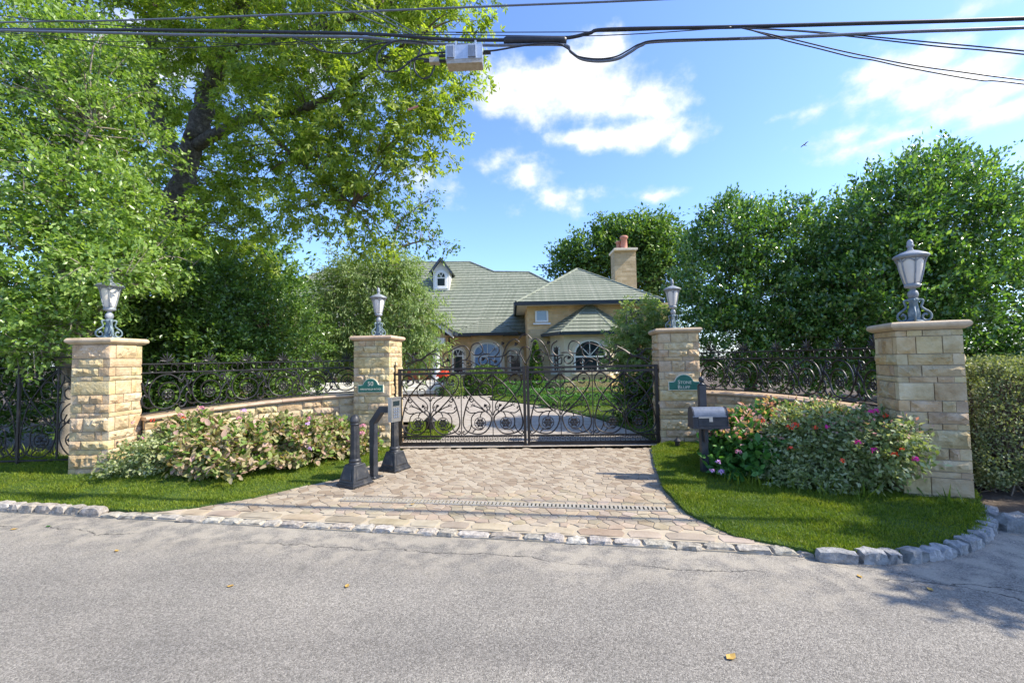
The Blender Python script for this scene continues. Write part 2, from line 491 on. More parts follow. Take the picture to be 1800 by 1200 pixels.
def link(name, me, parent=None, loc=None, rz=0.0, kind=None):
    o = bpy.data.objects.new(name, me)
    COL.objects.link(o)
    if parent is not None:
        o.parent = parent
    if loc is not None:
        o.location = loc
    if rz:
        o.rotation_euler = (0, 0, rz)
    if kind:
        o['kind'] = kind
    return o


ROOTS = []


def thing(name, label, cat, loc=(0, 0, 0), rz=0.0, group=None):
    o = bpy.data.objects.new(name, None)
    o.empty_display_size = .1
    COL.objects.link(o)
    o.location = loc
    o.rotation_euler = (0, 0, rz)
    o['_loc'] = tuple(loc)
    o['_rz'] = rz
    ROOTS.append(o)
    return tag(o, label, cat, group)


def tag(o, label, cat, group=None):
    o['label'] = label
    o['category'] = cat
    if group:
        o['group'] = group
    return o


def catmull(pts, per=8, closed=False):
    P = [np.array(p, float) for p in pts]
    n = len(P)
    out = []
    rng = range(n) if closed else range(n - 1)
    for i in rng:
        p0 = P[(i - 1) % n] if (closed or i > 0) else 2 * P[0] - P[1]
        p1, p2 = P[i], P[(i + 1) % n]
        p3 = P[(i + 2) % n] if (closed or i < n - 2) else 2 * P[-1] - P[-2]
        for k in range(per):
            t = k / per
            out.append(.5 * ((2 * p1) + (-p0 + p2) * t + (2 * p0 - 5 * p1 + 4 * p2 - p3) * t * t + (-p0 + 3 * p1 - 3 * p2 + p3) * t ** 3))
    if not closed:
        out.append(P[-1])
    return out


def sstep(x, a, b):
    t = min(1, max(0, (x - a) / (b - a)))
    return t * t * (3 - 2 * t)


def inside(poly, X, Y):
    """vectorised point in polygon"""
    r = np.zeros(len(X), bool)
    n = len(poly)
    for i in range(n):
        x1, y1 = poly[i][0], poly[i][1]
        x2, y2 = poly[(i + 1) % n][0], poly[(i + 1) % n][1]
        if y1 == y2:
            continue
        c = ((Y < y1) != (Y < y2)) & (X < (x2 - x1) * (Y - y1) / (y2 - y1) + x1)
        r ^= c
    return r


def mesh_np(name, V, F, mat, parent=None, kind=None, k=None, smooth=False):
    """V (N,3), F (M,k) arrays"""
    me = bpy.data.meshes.new(name)
    V = np.asarray(V, np.float32)
    if parent is not None and '_loc' in parent.keys():
        V = V - np.array(parent['_loc'], np.float32)
    M, k = F.shape
    me.vertices.add(len(V))
    me.vertices.foreach_set('co', V.ravel())
    me.loops.add(M * k)
    me.loops.foreach_set('vertex_index', F.astype(np.int32).ravel())
    me.polygons.add(M)
    me.polygons.foreach_set('loop_start', np.arange(0, M * k, k, dtype=np.int32))
    me.polygons.foreach_set('loop_total', np.full(M, k, np.int32))
    me.update(calc_edges=True)
    me.materials.append(MATS[mat])
    return link(name, me, parent, kind=kind)


DIAMOND = (np.array([(0, 0, 0), (.45, .27, .05), (1, 0, -.05), (.45, -.27, .05)]), np.array([(0, 1, 2), (0, 2, 3)]))
OVAL = (np.array([(0, 0, 0), (.28, .26, .05), (.68, .24, .04), (1, 0, -.08), (.68, -.24, .04), (.28, -.26, .05)]),
        np.array([(0, 1, 2), (0, 2, 3), (0, 3, 4), (0, 4, 5)]))
SLIM = (np.array([(0, 0, 0), (.45, .14, .03), (1, 0, -.06), (.45, -.14, .03)]), np.array([(0, 1, 2), (0, 2, 3)]))


def _maple():
    V, F = [], []
    for a, L, wd in ((0, 1, .17), (.95, .78, .15), (-.95, .78, .15)):
        o = len(V)
        ca, sa = math.cos(a), math.sin(a)
        for x, y, z in ((0, 0, 0), (.5 * L, wd, .03), (L, 0, -.1), (.5 * L, -wd, .03)):
            V.append((x * ca - y * sa, x * sa + y * ca, z))
        F += [(o, o + 1, o + 2), (o, o + 2, o + 3)]
    return np.array(V), np.array(F)


MAPLE = _maple()


def unit(a):
    return a / np.maximum(np.linalg.norm(a, axis=1, keepdims=True), 1e-9)


def leaves(name, P, D, N, S, tmpl, mat, parent, kind=None):
    T, F = tmpl
    D = unit(D)
    N = unit(N - D * np.sum(N * D, axis=1, keepdims=True))
    B = np.cross(N, D)
    S = np.asarray(S)[:, None, None]
    V = P[:, None, :] + S * (T[None, :, 0:1] * D[:, None, :] + T[None, :, 1:2] * B[:, None, :] + T[None, :, 2:3] * N[:, None, :])
    n, k = len(P), len(T)
    FF = (F[None] + (np.arange(n) * k)[:, None, None]).reshape(-1, 3)
    return mesh_np(name, V.reshape(-1, 3), FF, mat, parent, kind)


def pblob(px, py, Y, rx, ry, rd):
    """an ellipsoid of foliage: centre in the place, radii in metres"""
    c = at(px, py, Y)
    s = Y / FPX
    return (np.array(c), np.array([rx * s, rd, ry * s]))


def sprays(blobs, n_sp, k, L, rng, droop=.2, up=.1, wo=.8, shell=.45, wr=.7, flatten=.5, lumps=.12):
    C = np.array([b[0] for b in blobs])
    RR = np.array([b[1] for b in blobs])
    wts = np.prod(RR, axis=1) ** (2 / 3)
    idx = rng.choice(len(blobs), n_sp, p=wts / wts.sum())
    d = unit(rng.normal(size=(n_sp, 3)))
    rad = rng.uniform(shell ** 2, 1, n_sp) ** .5 * (1 + rng.normal(0, lumps, n_sp))
    pos = C[idx] + d * RR[idx] * rad[:, None]
    o = unit(d / RR[idx])
    ax = unit(o * wo + rng.normal(size=(n_sp, 3)) * wr * .6 + np.array([0, 0, up]))
    t = rng.uniform(0, 1, (n_sp, k, 1)) * L
    lat = rng.normal(size=(n_sp, k, 3)) * L * .26
    lat[..., 2] *= flatten
    P = (pos[:, None] + ax[:, None] * t + lat).reshape(-1, 3)
    D = (ax[:, None] + rng.normal(size=(n_sp, k, 3)) * .75 + np.array([0, 0, -droop])).reshape(-1, 3)
    N = (np.array([0, 0, 1.0]) + rng.normal(size=(n_sp, k, 3)) * .55 + o[:, None] * .5).reshape(-1, 3)
    return P, D, N, pos, ax


def branch_mesh(starts, pos, rng, n, r0=.018, r1=.004, sag=.1):
    """curved branches from the nearest skeleton point to foliage clusters"""
    mb = MB()
    S = np.array([np.array(s) for s in starts])
    pick = rng.choice(len(pos), min(n, len(pos)), replace=False)
    for i in pick:
        e = pos[i]
        dist = np.linalg.norm(S - e, axis=1) + np.maximum(0, S[:, 2] - e[2]) * .8
        s = S[np.argmin(dist)]
        mid = (s + e) / 2 + rng.normal(0, .06, 3) * np.linalg.norm(e - s) + np.array([0, 0, sag * np.linalg.norm(e - s)])
        pts = catmull([s, mid, e], 3)
        k = len(pts)
        mb.tube(pts, [r0 + (r1 - r0) * j / (k - 1) for j in range(k)], 4)
    return mb


def tree(name, label, cat, base, paths, blobs, leafmat, tmpl, size, n_sp, k, L, seed, bark='bark', group=None,
         n_br=160, limb_names=True, br=.02, **kw):
    rng = np.random.default_rng(seed)
    t = thing(name, label, cat, tuple(base), 0, group)
    sk = []
    for i, (pts, r0, r1) in enumerate(paths):
        sp = catmull(pts, 6)
        n = len(sp)
        jit = [np.array(p) + rng.normal(0, r0 * .08, 3) for p in sp]
        mb = MB().tube(jit, [r0 + (r1 - r0) * j / (n - 1) for j in range(n)], 10)
        mb.build('trunk' if i == 0 else 'limb', bark, t, True, world=True)
        sk += sp[2:]
    P, D, N, pos, ax = sprays(blobs, n_sp, k, L, rng, **kw)
    S = size * rng.uniform(.65, 1.25, len(P))
    leaves('crown', P, D, N, S, tmpl, leafmat, t)
    mb = branch_mesh(sk, pos, rng, n_br, br, .004)
    # twigs carrying the sprays
    for i in rng.choice(len(pos), min(len(pos), n_br * 3), replace=False):
        a = pos[i] - ax[i] * L * .4
        mb.tube([a, pos[i] + ax[i] * L * .4, pos[i] + ax[i] * L * .9], [.006, .004, .002], 3)
    mb.build('branches', bark if bark != 'bark' else 'twig', t, world=True, kind='stuff')
    return t


def stone_block(wd, h, dp, rough, rng, bevel=.006, nx=None, nz=None):
    """rock-faced ashlar: face towards -Y at y=0, body behind it"""
    nx = nx or max(3, min(12, int(wd / .035)))
    nz = nz or max(2, min(6, int(h / .032)))
    V, F = [], []
    cx, cz, cr = rng.uniform(.25, .75), rng.uniform(.25, .75), rng.uniform(.3, 1)
    tx, tz = rng.uniform(-.6, .6), rng.uniform(-.5, .9)
    smoothf = rng.uniform() < .28
    for j in range(nz + 1):
        for i in range(nx + 1):
            u, v_ = i / nx, j / nz
            e = min(u * wd, (1 - u) * wd, v_ * h, (1 - v_) * h)
            ed = min(1, e / .022)
            b = 1 + tx * (u - .5) + tz * (v_ - .5) - cr * .5 * (abs(u - cx) + abs(v_ - cz))
            dsp = ed * rough * (max(.1, b) + rng.normal(0, .34))
            if smoothf:
                dsp = ed * rough * .3 * (1 + rng.normal(0, .2))
            jx = rng.normal(0, .12) * wd / nx if 0 < i < nx else 0
            jz = rng.normal(0, .12) * h / nz if 0 < j < nz else 0
            V.append((-wd / 2 + u * wd + jx, -dsp, v_ * h + jz))
    for j in range(nz):
        for i in range(nx):
            a = j * (nx + 1) + i
            if (i + j) % 2:
                F += [(a, a + 1, a + nx + 2), (a, a + nx + 2, a + nx + 1)]
            else:
                F += [(a, a + 1, a + nx + 1), (a + 1, a + nx + 2, a + nx + 1)]
    o = len(V)
    x0, x1 = -wd / 2, wd / 2
    V += [(x0, 0, 0), (x1, 0, 0), (x1, 0, h), (x0, 0, h), (x0, dp, 0), (x1, dp, 0), (x1, dp, h), (x0, dp, h)]
    F += [(o, o + 4, o + 5, o + 1), (o + 1, o + 5, o + 6, o + 2), (o + 2, o + 6, o + 7, o + 3), (o + 3, o + 7, o + 4, o), (o + 4, o + 7, o + 6, o + 5)]
    mb = MB()
    mb.v, mb.f = V, F
    return mb


def rough_block(lx, ly, h, rng, jit=.012, n=(4, 2, 2)):
    """a split granite sett: subdivided box with uneven rounded faces, base at z=0"""
    idx, V, F = {}, [], []
    nx, ny, nz = n

    def vid(i, j, k):
        if (i, j, k) not in idx:
            u, v_, w_ = i / nx * 2 - 1, j / ny * 2 - 1, k / nz * 2 - 1
            rr = 1 - .035 * (abs(u) ** 4 * abs(v_) ** 4 + abs(u) ** 4 * abs(w_) ** 4 + abs(v_) ** 4 * abs(w_) ** 4) * 1.6
            p = np.array([u * lx / 2, v_ * ly / 2, (w_ + 1) * h / 2]) * np.array([rr, rr, rr if k == nz else 1])
            p = p + rng.normal(0, jit, 3) * (1, 1, .5 if k else 0)
            idx[(i, j, k)] = len(V)
            V.append(tuple(p))
        return idx[(i, j, k)]
    for k in range(nz):
        for i in range(nx):
            F.append((vid(i, 0, k), vid(i + 1, 0, k), vid(i + 1, 0, k + 1), vid(i, 0, k + 1)))
            F.append((vid(i + 1, ny, k), vid(i, ny, k), vid(i, ny, k + 1), vid(i + 1, ny, k + 1)))
        for j in range(ny):
            F.append((vid(0, j + 1, k), vid(0, j, k), vid(0, j, k + 1), vid(0, j + 1, k + 1)))
            F.append((vid(nx, j, k), vid(nx, j + 1, k), vid(nx, j + 1, k + 1), vid(nx, j, k + 1)))
    for i in range(nx):
        for j in range(ny):
            F.append((vid(i, j, nz), vid(i + 1, j, nz), vid(i + 1, j + 1, nz), vid(i, j + 1, nz)))
            F.append((vid(i, j + 1, 0), vid(i + 1, j + 1, 0), vid(i + 1, j, 0), vid(i, j, 0)))
    mb = MB()
    mb.v, mb.f = V, F
    return mb


def sheet(name, poly, z, mat, kind='structure', thick=0.0):
    mb = MB()
    if thick:
        mb.prism(poly, z - thick, z)
    else:
        mb.add([(p[0], p[1], z) for p in poly], [tuple(range(len(poly)))])
    o = mb.build(name, mat)
    o['kind'] = kind
    return o

# ------------------------------------------------------------------ ground, road, kerb, driveway, lawns
K0, K1 = gnd(0, 900), gnd(1437, 980)
KD = (K1 - K0).normalized()
KN = Vector((-KD.y, KD.x, 0))          # away from the road


def kerb_y(x):
    return K0.y + (x - K0.x) * KD.y / KD.x


def V2(p):
    return (p[0], p[1])


sheet('ground', [(-400, -400), (400, -400), (400, 900), (-400, 900)], -.06, 'soil')
RL, RR = -60, 60
sheet('road', [(RL, -8), (RR, -8), (RR, 2.0), (9.0, 2.3), (5.6, 3.75), (4.9, 4.25), (2.3, 4.2), (2.3, kerb_y(2.3) + .05), (RL, kerb_y(RL) + .05)], 0.0, 'asphalt')
sheet('mulch_bed', [(4.55, 4.0), (4.85, 4.05), (5.7, 3.65), (9.2, 2.25), (30, 1.0), (30, 7), (4.6, 7)], .006, 'soil')

drive_left = [V2(gnd(*p, .04)) for p in ((120, 906), (215, 903), (290, 893), (360, 883), (450, 868), (540, 847), (600, 835), (645, 814), (690, 797), (714, 789))]
drive_right = [V2(gnd(*p, .04)) for p in ((1146, 787), (1151, 815), (1167, 857), (1208, 899), (1290, 937), (1370, 957), (1437, 970))]
drive_poly = drive_left + drive_right
drive_poly = [(x, y) if (x - K0.x) * KN.x + (y - K0.y) * KN.y > .10 else (x + KN.x * (.10 - ((x - K0.x) * KN.x + (y - K0.y) * KN.y)), y + KN.y * (.10 - ((x - K0.x) * KN.x + (y - K0.y) * KN.y))) for x, y in drive_poly]
dbase = sheet('driveway', drive_poly, .032, 'joint_sand', thick=.09)

rng = np.random.default_rng(5)
# --- random flagstones: every stone a cell between jittered centres
DR0, DR1 = gnd(600, 877, .04), gnd(1172, 895, .04)
DRD = (DR1 - DR0).normalized()
DRN = Vector((-DRD.y, DRD.x, 0))
xs = np.arange(-6.2, 3.0, .118)
ys = np.arange(3.0, 8.0, .098)
seeds = []
for j, y in enumerate(ys):
    for x in xs + (.059 if j % 2 else 0):
        # fanned rows: the courses bow in shallow arcs
        yy = y + .07 * math.sin(x * 2.4 + .6 * math.sin(y * 2))
        seeds.append((x + rng.uniform(-.047, .047), yy + rng.uniform(-.036, .036)))
seeds = np.array(seeds)


def clip_half(poly, n, d):
    out = []
    k = len(poly)
    for i in range(k):
        a, b = poly[i], poly[(i + 1) % k]
        da, db = a[0] * n[0] + a[1] * n[1] - d, b[0] * n[0] + b[1] * n[1] - d
        if da <= 0:
            out.append(a)
        if (da < 0 < db) or (db < 0 < da):
            t = da / (da - db)
            out.append((a[0] + (b[0] - a[0]) * t, a[1] + (b[1] - a[1]) * t))
    return out


ins = inside(drive_poly, seeds[:, 0], seeds[:, 1])
kd = (seeds[:, 0] - K0.x) * KN.x + (seeds[:, 1] - K0.y) * KN.y
dd = (seeds[:, 0] - DR0.x) * DRN.x + (seeds[:, 1] - DR0.y) * DRN.y
da = (seeds[:, 0] - DR0.x) * DRD.x + (seeds[:, 1] - DR0.y) * DRD.y
cells = []
for i in np.nonzero(ins & (kd > .28))[0]:
    s = seeds[i]
    poly = [(s[0] - .3, s[1] - .3), (s[0] + .3, s[1] - .3), (s[0] + .3, s[1] + .3), (s[0] - .3, s[1] + .3)]
    near = np.nonzero(np.abs(seeds - s).sum(1) < .5)[0]
    for j in near:
        if j == i:
            continue
        n = seeds[j] - s
        ln = np.linalg.norm(n)
        n = n / ln
        poly = clip_half(poly, n, float(np.dot(s, n) + ln / 2 - .0034))
        if len(poly) < 3:
            break
    # keep clear of the border row and the drain
    poly = clip_half(poly, (-KN.x, -KN.y), -(K0.x * KN.x + K0.y * KN.y + .27))
    if len(poly) >= 3 and -.1 < da[i] < (DR1 - DR0).length + .1 and abs(dd[i]) < .3:
        c0 = DR0.x * DRN.x + DR0.y * DRN.y
        if dd[i] > 0:
            poly = clip_half(poly, (-DRN.x, -DRN.y), -(c0 + .064))
        else:
            poly = clip_half(poly, (DRN.x, DRN.y), c0 - .064)
    if len(poly) < 3:
        continue
    c = np.mean(poly, axis=0)
    if max(np.linalg.norm(np.array(p) - c) for p in poly) < .035:
        continue
    cells.append((c, poly))
cells.sort(key=lambda q: q[0][0] ** 2 + q[0][1] ** 2)


def paver_mesh(mb, c, poly, top, origin):
    k = len(poly)
    o = np.array(origin)
    tilt = rng.normal(0, .012, 2)
    lo = [(p[0] - o[0], p[1] - o[1], -.015) for p in poly]
    hi1 = [(p[0] - o[0], p[1] - o[1], top - .002 + float(np.dot(np.array(p) - c, tilt))) for p in poly]
    hi2 = []
    for p in poly:
        q = c + (np.array(p) - c) * (1 - .008 / max(.02, np.linalg.norm(np.array(p) - c)))
        hi2.append((q[0] - o[0], q[1] - o[1], top + float(np.dot(q - c, tilt))))
    fs = []
    for i in range(k):
        j = (i + 1) % k
        fs += [(i, j, k + j, k + i), (k + i, k + j, 2 * k + j, 2 * k + i)]
    fs.append(tuple(range(2 * k, 3 * k)))
    mb.add(lo + hi1 + hi2, fs)


NEAR = 268
rest = MB()
for i, (c, poly) in enumerate(cells):
    top = .0055 + rng.uniform(-.0015, .003)
    if i < NEAR:
        mb = MB()
        paver_mesh(mb, c, poly, top, c)
        mb.build('paving_stone', 'paver', dbase, loc=(c[0], c[1], .034))
    else:
        paver_mesh(rest, c, poly, top + .034, (0, 0))
# the farther stones: joined, coloured stone by stone
m, nt = newmat('paver_mix')
g = nt.n('ShaderNodeNewGeometry')
t = nt.n('ShaderNodeTexCoord').outputs['Object']
n1 = nt.n('ShaderNodeTexNoise', i_Vector=t, i_Scale=40.0, i_Detail=4.0)
c_ = nt.ramp(g.outputs['Random Per Island'], [(.1, (.25, .19, .13)), (.35, (.30, .245, .18)), (.6, (.335, .27, .19)), (.9, (.365, .305, .225))])
finish(nt, c_, .8, 0, n1.outputs[0], .3, .008, .3)
rest.build('paving_stones', 'paver_mix', dbase, kind='stuff')
# border row of larger oblong stones behind the kerb
s = 1.0
Ltot = (K1 - K0).length
while s < Ltot - .15:
    L = rng.uniform(.24, .52)
    q = K0 + KD * (s + L / 2) + KN * .19
    if inside(drive_poly, np.array([q.x]), np.array([q.y]))[0]:
        mb = rough_block(L - .008, .15, .040, rng, .002, (3, 2, 1))
        o = mb.build('paving_stone', 'paver', dbase, loc=(q.x, q.y, .002), rz=math.atan2(KD.y, KD.x))
    s += L
# kerb of split setts
krb = MB()
krb.add([V for V in [tuple(K0 + KD * a + KN * b + Vector((0, 0, z))) for a, b, z in
         ((-9, .005, .012), (Ltot + .02, .005, .012), (Ltot + .02, .12, .012), (-9, .12, .012), (-9, .005, -.05), (Ltot + .02, .005, -.05), (Ltot + .02, .12, -.05), (-9, .12, -.05))]],
        [(0, 1, 2, 3), (4, 7, 6, 5), (0, 4, 5, 1), (1, 5, 6, 2), (2, 6, 7, 3), (3, 7, 4, 0)])
kerb = krb.build('kerb', 'joint_sand')
kerb['kind'] = 'structure'
s = -8.0
while s < Ltot:
    L = rng.uniform(.15, .30)
    q = K0 + KD * (s + L / 2) + KN * (.058 + rng.uniform(-.006, .006))
    h = .05 if s > 1.2 else .11
    mb = rough_block(L - .008, .105, h + rng.uniform(-.005, .006), rng, .006)
    mb.build('kerb_stone', 'granite', kerb, loc=(q.x, q.y, -.015), rz=math.atan2(KD.y, KD.x) + rng.normal(0, .02))
    s += L

# lawn outlines on the plan
lawn_l = [V2(gnd(*p, .06)) for p in ((-420, 915), (-200, 915), (0, 915), (120, 912), (215, 908), (290, 895), (360, 886), (450, 871), (540, 850), (600, 838), (645, 817), (690, 800), (708, 791))] + \
         [(-2.3, 7.7), (-2.9, 7.7), (-4.3, 7.35), (-5.4, 6.3), (-9.5, 6.6), (-9.5, 5.2)]
lawn_r = [V2(gnd(*p, .06)) for p in ((1146, 787), (1151, 815), (1166, 857), (1207, 899), (1290, 938), (1370, 957), (1437, 967), (1500, 970), (1560, 970), (1620, 967), (1680, 955), (1722, 938), (1736, 920), (1730, 900))] + \
         [(4.9, 4.55), (4.4, 5.3), (3.9, 6.5), (3.4, 7.3), (2.7, 7.4)]


def behind_kerb(poly, m=.115):
    out = []
    for x, y in poly:
        d = (x - K0.x) * KN.x + (y - K0.y) * KN.y
        if d < m and x < 2.3:
            x, y = x + KN.x * (m - d), y + KN.y * (m - d)
        out.append((x, y))
    return out


lawn_l = behind_kerb(lawn_l)
lawn_r = behind_kerb(lawn_r)


def hl(x, y):
    d = (x - K0.x) * KN.x + (y - K0.y) * KN.y
    return .05 + .20 * sstep(d, .05, 1.5) * sstep(-x, 2.9, 4.9)


def hr(x, y):
    d = (x - K0.x) * KN.x + (y - K0.y) * KN.y
    return .05 + .03 * sstep(d, .1, 1.0)


def lawn(name, poly, hf, n_blades, seed, blade=.034):
    """turf sheet of a fine grid clipped to the outline, blades on top"""
    rg = np.random.default_rng(seed)
    P = np.array(poly)
    x0, y0 = P.min(0)
    x1, y1 = P.max(0)
    st = .12
    mb = MB()
    X, Y = np.arange(x0, x1, st), np.arange(y0, y1, st)
    for x in X:
        cell = clip_half([tuple(p) for p in poly], (-1, 0), -x)
        cell = clip_half(cell, (1, 0), x + st) if len(cell) > 2 else cell
        if len(cell) < 3:
            continue
        for y in Y:
            c2 = clip_half(cell, (0, -1), -y)
            c2 = clip_half(c2, (0, 1), y + st) if len(c2) > 2 else c2
            if len(c2) >= 3:
                mb.add([(p[0], p[1], hf(p[0], p[1])) for p in c2], [tuple(range(len(c2)))])
    # skirt so the sheet has thickness
    k = len(poly)
    mb.add([(p[0], p[1], hf(*p)) for p in poly] + [(p[0], p[1], -.05) for p in poly], [(i, k + i, k + (i + 1) % k, (i + 1) % k) for i in range(k)])
    o = mb.build(name, 'turf')
    o['kind'] = 'structure'
    px = rg.uniform(x0, x1, n_blades * 3)
    py = rg.uniform(y0, y1, n_blades * 3)
    ok = inside(poly, px, py)
    px, py = px[ok][:n_blades], py[ok][:n_blades]
    px, py = px + rg.normal(0, .016, len(px)), py + rg.normal(0, .016, len(py))
    pz = np.array([hf(a, b) for a, b in zip(px, py)])
    n = len(px)
    tuft = .75 + .5 * (np.sin(px * 5.1 + 2 * np.sin(py * 3.3)) * np.sin(py * 6.3 + px) * .5 + .5)
    P = np.stack([px, py, pz - .004], 1)
    D = np.stack([rg.normal(0, .55, n), rg.normal(0, .55, n), np.full(n, 1.0)], 1)
    N = unit(rg.normal(size=(n, 3)))
    BL = (np.array([(0, .09, 0), (.55, .06, .05), (1, 0, .16), (0, -.09, 0)]), np.array([(0, 1, 3), (1, 2, 3)]))
    g = leaves('grass', P, D, N, blade * tuft * rg.uniform(.6, 1.25, n), BL, 'grass_blade', None, 'stuff')
    return o, g


_, g = lawn('lawn_left', lawn_l, hl, 130000, 1)
tag(g, 'short bright green grass of the lawn beside the bollards', 'grass')
_, g = lawn('lawn_right', lawn_r, hr, 120000, 2)
tag(g, 'short bright green grass of the rounded lawn below the mailbox', 'grass')

# right hand kerb of larger blue-grey blocks round the lawn
kr = [gnd(*p) for p in ((1440, 985), (1500, 989), (1560, 989), (1620, 986), (1680, 975), (1718, 960), (1738, 942), (1748, 922), (1745, 905))]
krs = catmull([tuple(p) for p in kr], 12)
base = MB().tube([(p[0], p[1] + .04, -.02) for p in krs], .03, 6).build('kerb_curved', 'joint_sand')
base['kind'] = 'structure'
acc_l = [0]
for a, b in zip(krs, krs[1:]):
    acc_l.append(acc_l[-1] + float(np.linalg.norm(b - a)))
s = 0.0
while s < acc_l[-1] - .08:
    L = rng.uniform(.12, .20) if s > .25 else .28
    sm = min(s + L / 2, acc_l[-1])
    i = max(0, min(len(krs) - 2, int(np.searchsorted(acc_l, sm)) - 1))
    d = krs[i + 1] - krs[i]
    mb = rough_block(L - .008, .11, .115 + rng.uniform(-.008, .01), rng, .008)
    mb.build('kerb_stone', 'bluestone', base, loc=(krs[i][0], krs[i][1] + .03, -.03), rz=math.atan2(d[1], d[0]))
    s += L
# boulders edging the hedge beyond the lawn
for (px, py, L, lab) in ((1752, 925, .2, 'small pale boulder edging the clipped hedge'), (1792, 930, .34, 'large blue-grey boulder edging the clipped hedge')):
    p = gnd(px, py)
    o = rough_block(L, L * .6, L * .42, rng, .02).build('boulder', 'bluestone', None, loc=(p.x, p.y, -.02), rz=-.3)
    tag(o, lab, 'boulder')

# inner court and gardens behind the gate
court = [(-2.1, 7.62), (2.55, 7.42)] + [V2(gnd(*p, .02)) for p in ((1150, 777), (1110, 757), (1050, 736), (950, 713), (860, 703))] + [(-.9, 18.3), (-9, 18.3), (-7, 11.5), (-2.4, 10.8), (-2.2, 9)]
sheet('court', court, .02, 'court_paving')
inner_r = [V2(gnd(*p, .03)) for p in ((1152, 776), (1112, 756), (1050, 735), (950, 712), (862, 702))] + [(-.7, 18.6), (6, 19), (7, 9), (3.4, 8.2)]
_, g = lawn('garden_lawn', inner_r, lambda x, y: .05, 60000, 3, .05)
tag(g, 'sunlit grass of the garden lawn behind the right gate leaf', 'grass')
inner_l = [(-2.1, 8.4), (-1.45, 8.3), (-1.35, 9.8), (-1.7, 10.6), (-2.6, 10.6)]
_, g = lawn('lawn_patch', inner_l, lambda x, y: .05, 9000, 4, .05)
tag(g, 'small patch of grass behind the left gate leaf', 'grass')

# trench drain across the drive
td = thing('trench_drain', 'long slotted metal trench drain crossing the paved driveway', 'drain', (DR0.x, DR0.y, .03), math.atan2(DRD.y, DRD.x))
Ld = (DR1 - DR0).length
MB().box((Ld / 2, 0, .002), (Ld, .085, .012)).build('channel', 'roof_deck', td)
for sgn in (-1, 1):
    MB().box((Ld / 2, sgn * .051, .006), (Ld, .018, .022)).build('edge_rail', 'rust_alu', td)
bar = MB().box((0, 0, 0), (.024, .082, .012))
bo = bar.build('grate_bar', 'rust_alu', td, loc=(.02, 0, .0145))
k = 1
while .02 + k * .042 < Ld:
    c2 = bo.copy()
    COL.objects.link(c2)
    c2.location = (.02 + k * .042, 0, .0145)
    k += 1

# ------------------------------------------------------------------ stone pillars
def pillar(label, loc, rz, wd, H, seed, cyc):
    rg = np.random.default_rng(seed)
    t = thing('stone_pillar', label, 'pillar', loc, rz, 'stone gate pillars')
    capH = .085
    body = H - capH
    tap = .035
    MB().lathe([(wd / 2 * (1 + tap) - .016, -.1), (wd / 2 - .016, body)], square=True).build('mortar_core', 'mortar', t)
    z, i = -.04, seed % 4
    dep = .09
    while z < body - .02:
        h = cyc[i % 4]
        if z + h > body - .05:
            h = body - z
        wz = wd * (1 + tap * (1 - (z + h / 2) / body))
        for kf in range(4):
            full = (i + kf) % 2 == 0
            L = wz if full else wz - 2 * dep
            if h < .09:
                n = 1 if rg.uniform() < .4 else 2
            else:
                n = rg.choice([1, 2, 2, 3]) if L > .45 else rg.choice([1, 2])
            cuts = np.sort(rg.uniform(.22, .78, n - 1)) if n > 1 else np.array([])
            if n == 3:
                cuts = np.array([rg.uniform(.25, .38), rg.uniform(.6, .75)])
            ed = [0, *cuts, 1]
            for a, b in zip(ed, ed[1:]):
                sw = (b - a) * L - .009
                cx = (a + b) / 2 * L - L / 2
                ang = kf * math.pi / 2
                dist = wz / 2
                x = cx * math.cos(ang) + dist * math.sin(ang)
                y = cx * math.sin(ang) - dist * math.cos(ang)
                stone_block(sw, h - .009, dep, .021 if h > .09 else .01, rg).build('stone', 'sandstone', t, loc=(x, y, z), rz=ang)
        z += h
        i += 1
    hw = wd / 2
    MB().lathe([(hw + .012, body), (hw + .03, body + .012), (hw + .05, body + .03), (hw + .056, body + .05), (hw + .05, body + .07),
                (hw + .035, body + .085), (hw - .06, body + .092)], square=True).build('capstone', 'capstone', t)
    return t, H


CYC = [.185, .062, .118, .118]
CYCB = [.19, .07, .125, .125]
PIL = {
    'OL': ('stone pillar at the far end of the left railing beside the leafy tree', (-5.62, 5.86, .16), R_(1), .50, 1.80, 11, CYC),
    'IL': ('stone gate pillar with the house number plaque next to the keypad post', (-2.51, 7.92, -.02), R_(-5), .66, 2.06, 12, CYCB),
    'IR': ('stone gate pillar with the two-word name plaque behind the mailbox', (2.98, 7.74, 0), R_(-9), .68, 2.06, 13, CYCB),
    'OR': ('tall stone pillar between the flowering rose bush and the clipped hedge', (4.43, 4.62, .02), R_(-22), .54, 1.86, 15, CYC),
}
for kk, a in PIL.items():
    pillar(*a)


# ------------------------------------------------------------------ urn lamps on the pillars
def spiral_pts(c, r0, r1, a0, a1, n=16):
    return [(c[0] + (r0 + (r1 - r0) * i / n) * math.cos(a0 + (a1 - a0) * i / n), c[1] + (r0 + (r1 - r0) * i / n) * math.sin(a0 + (a1 - a0) * i / n)) for i in range(n + 1)]


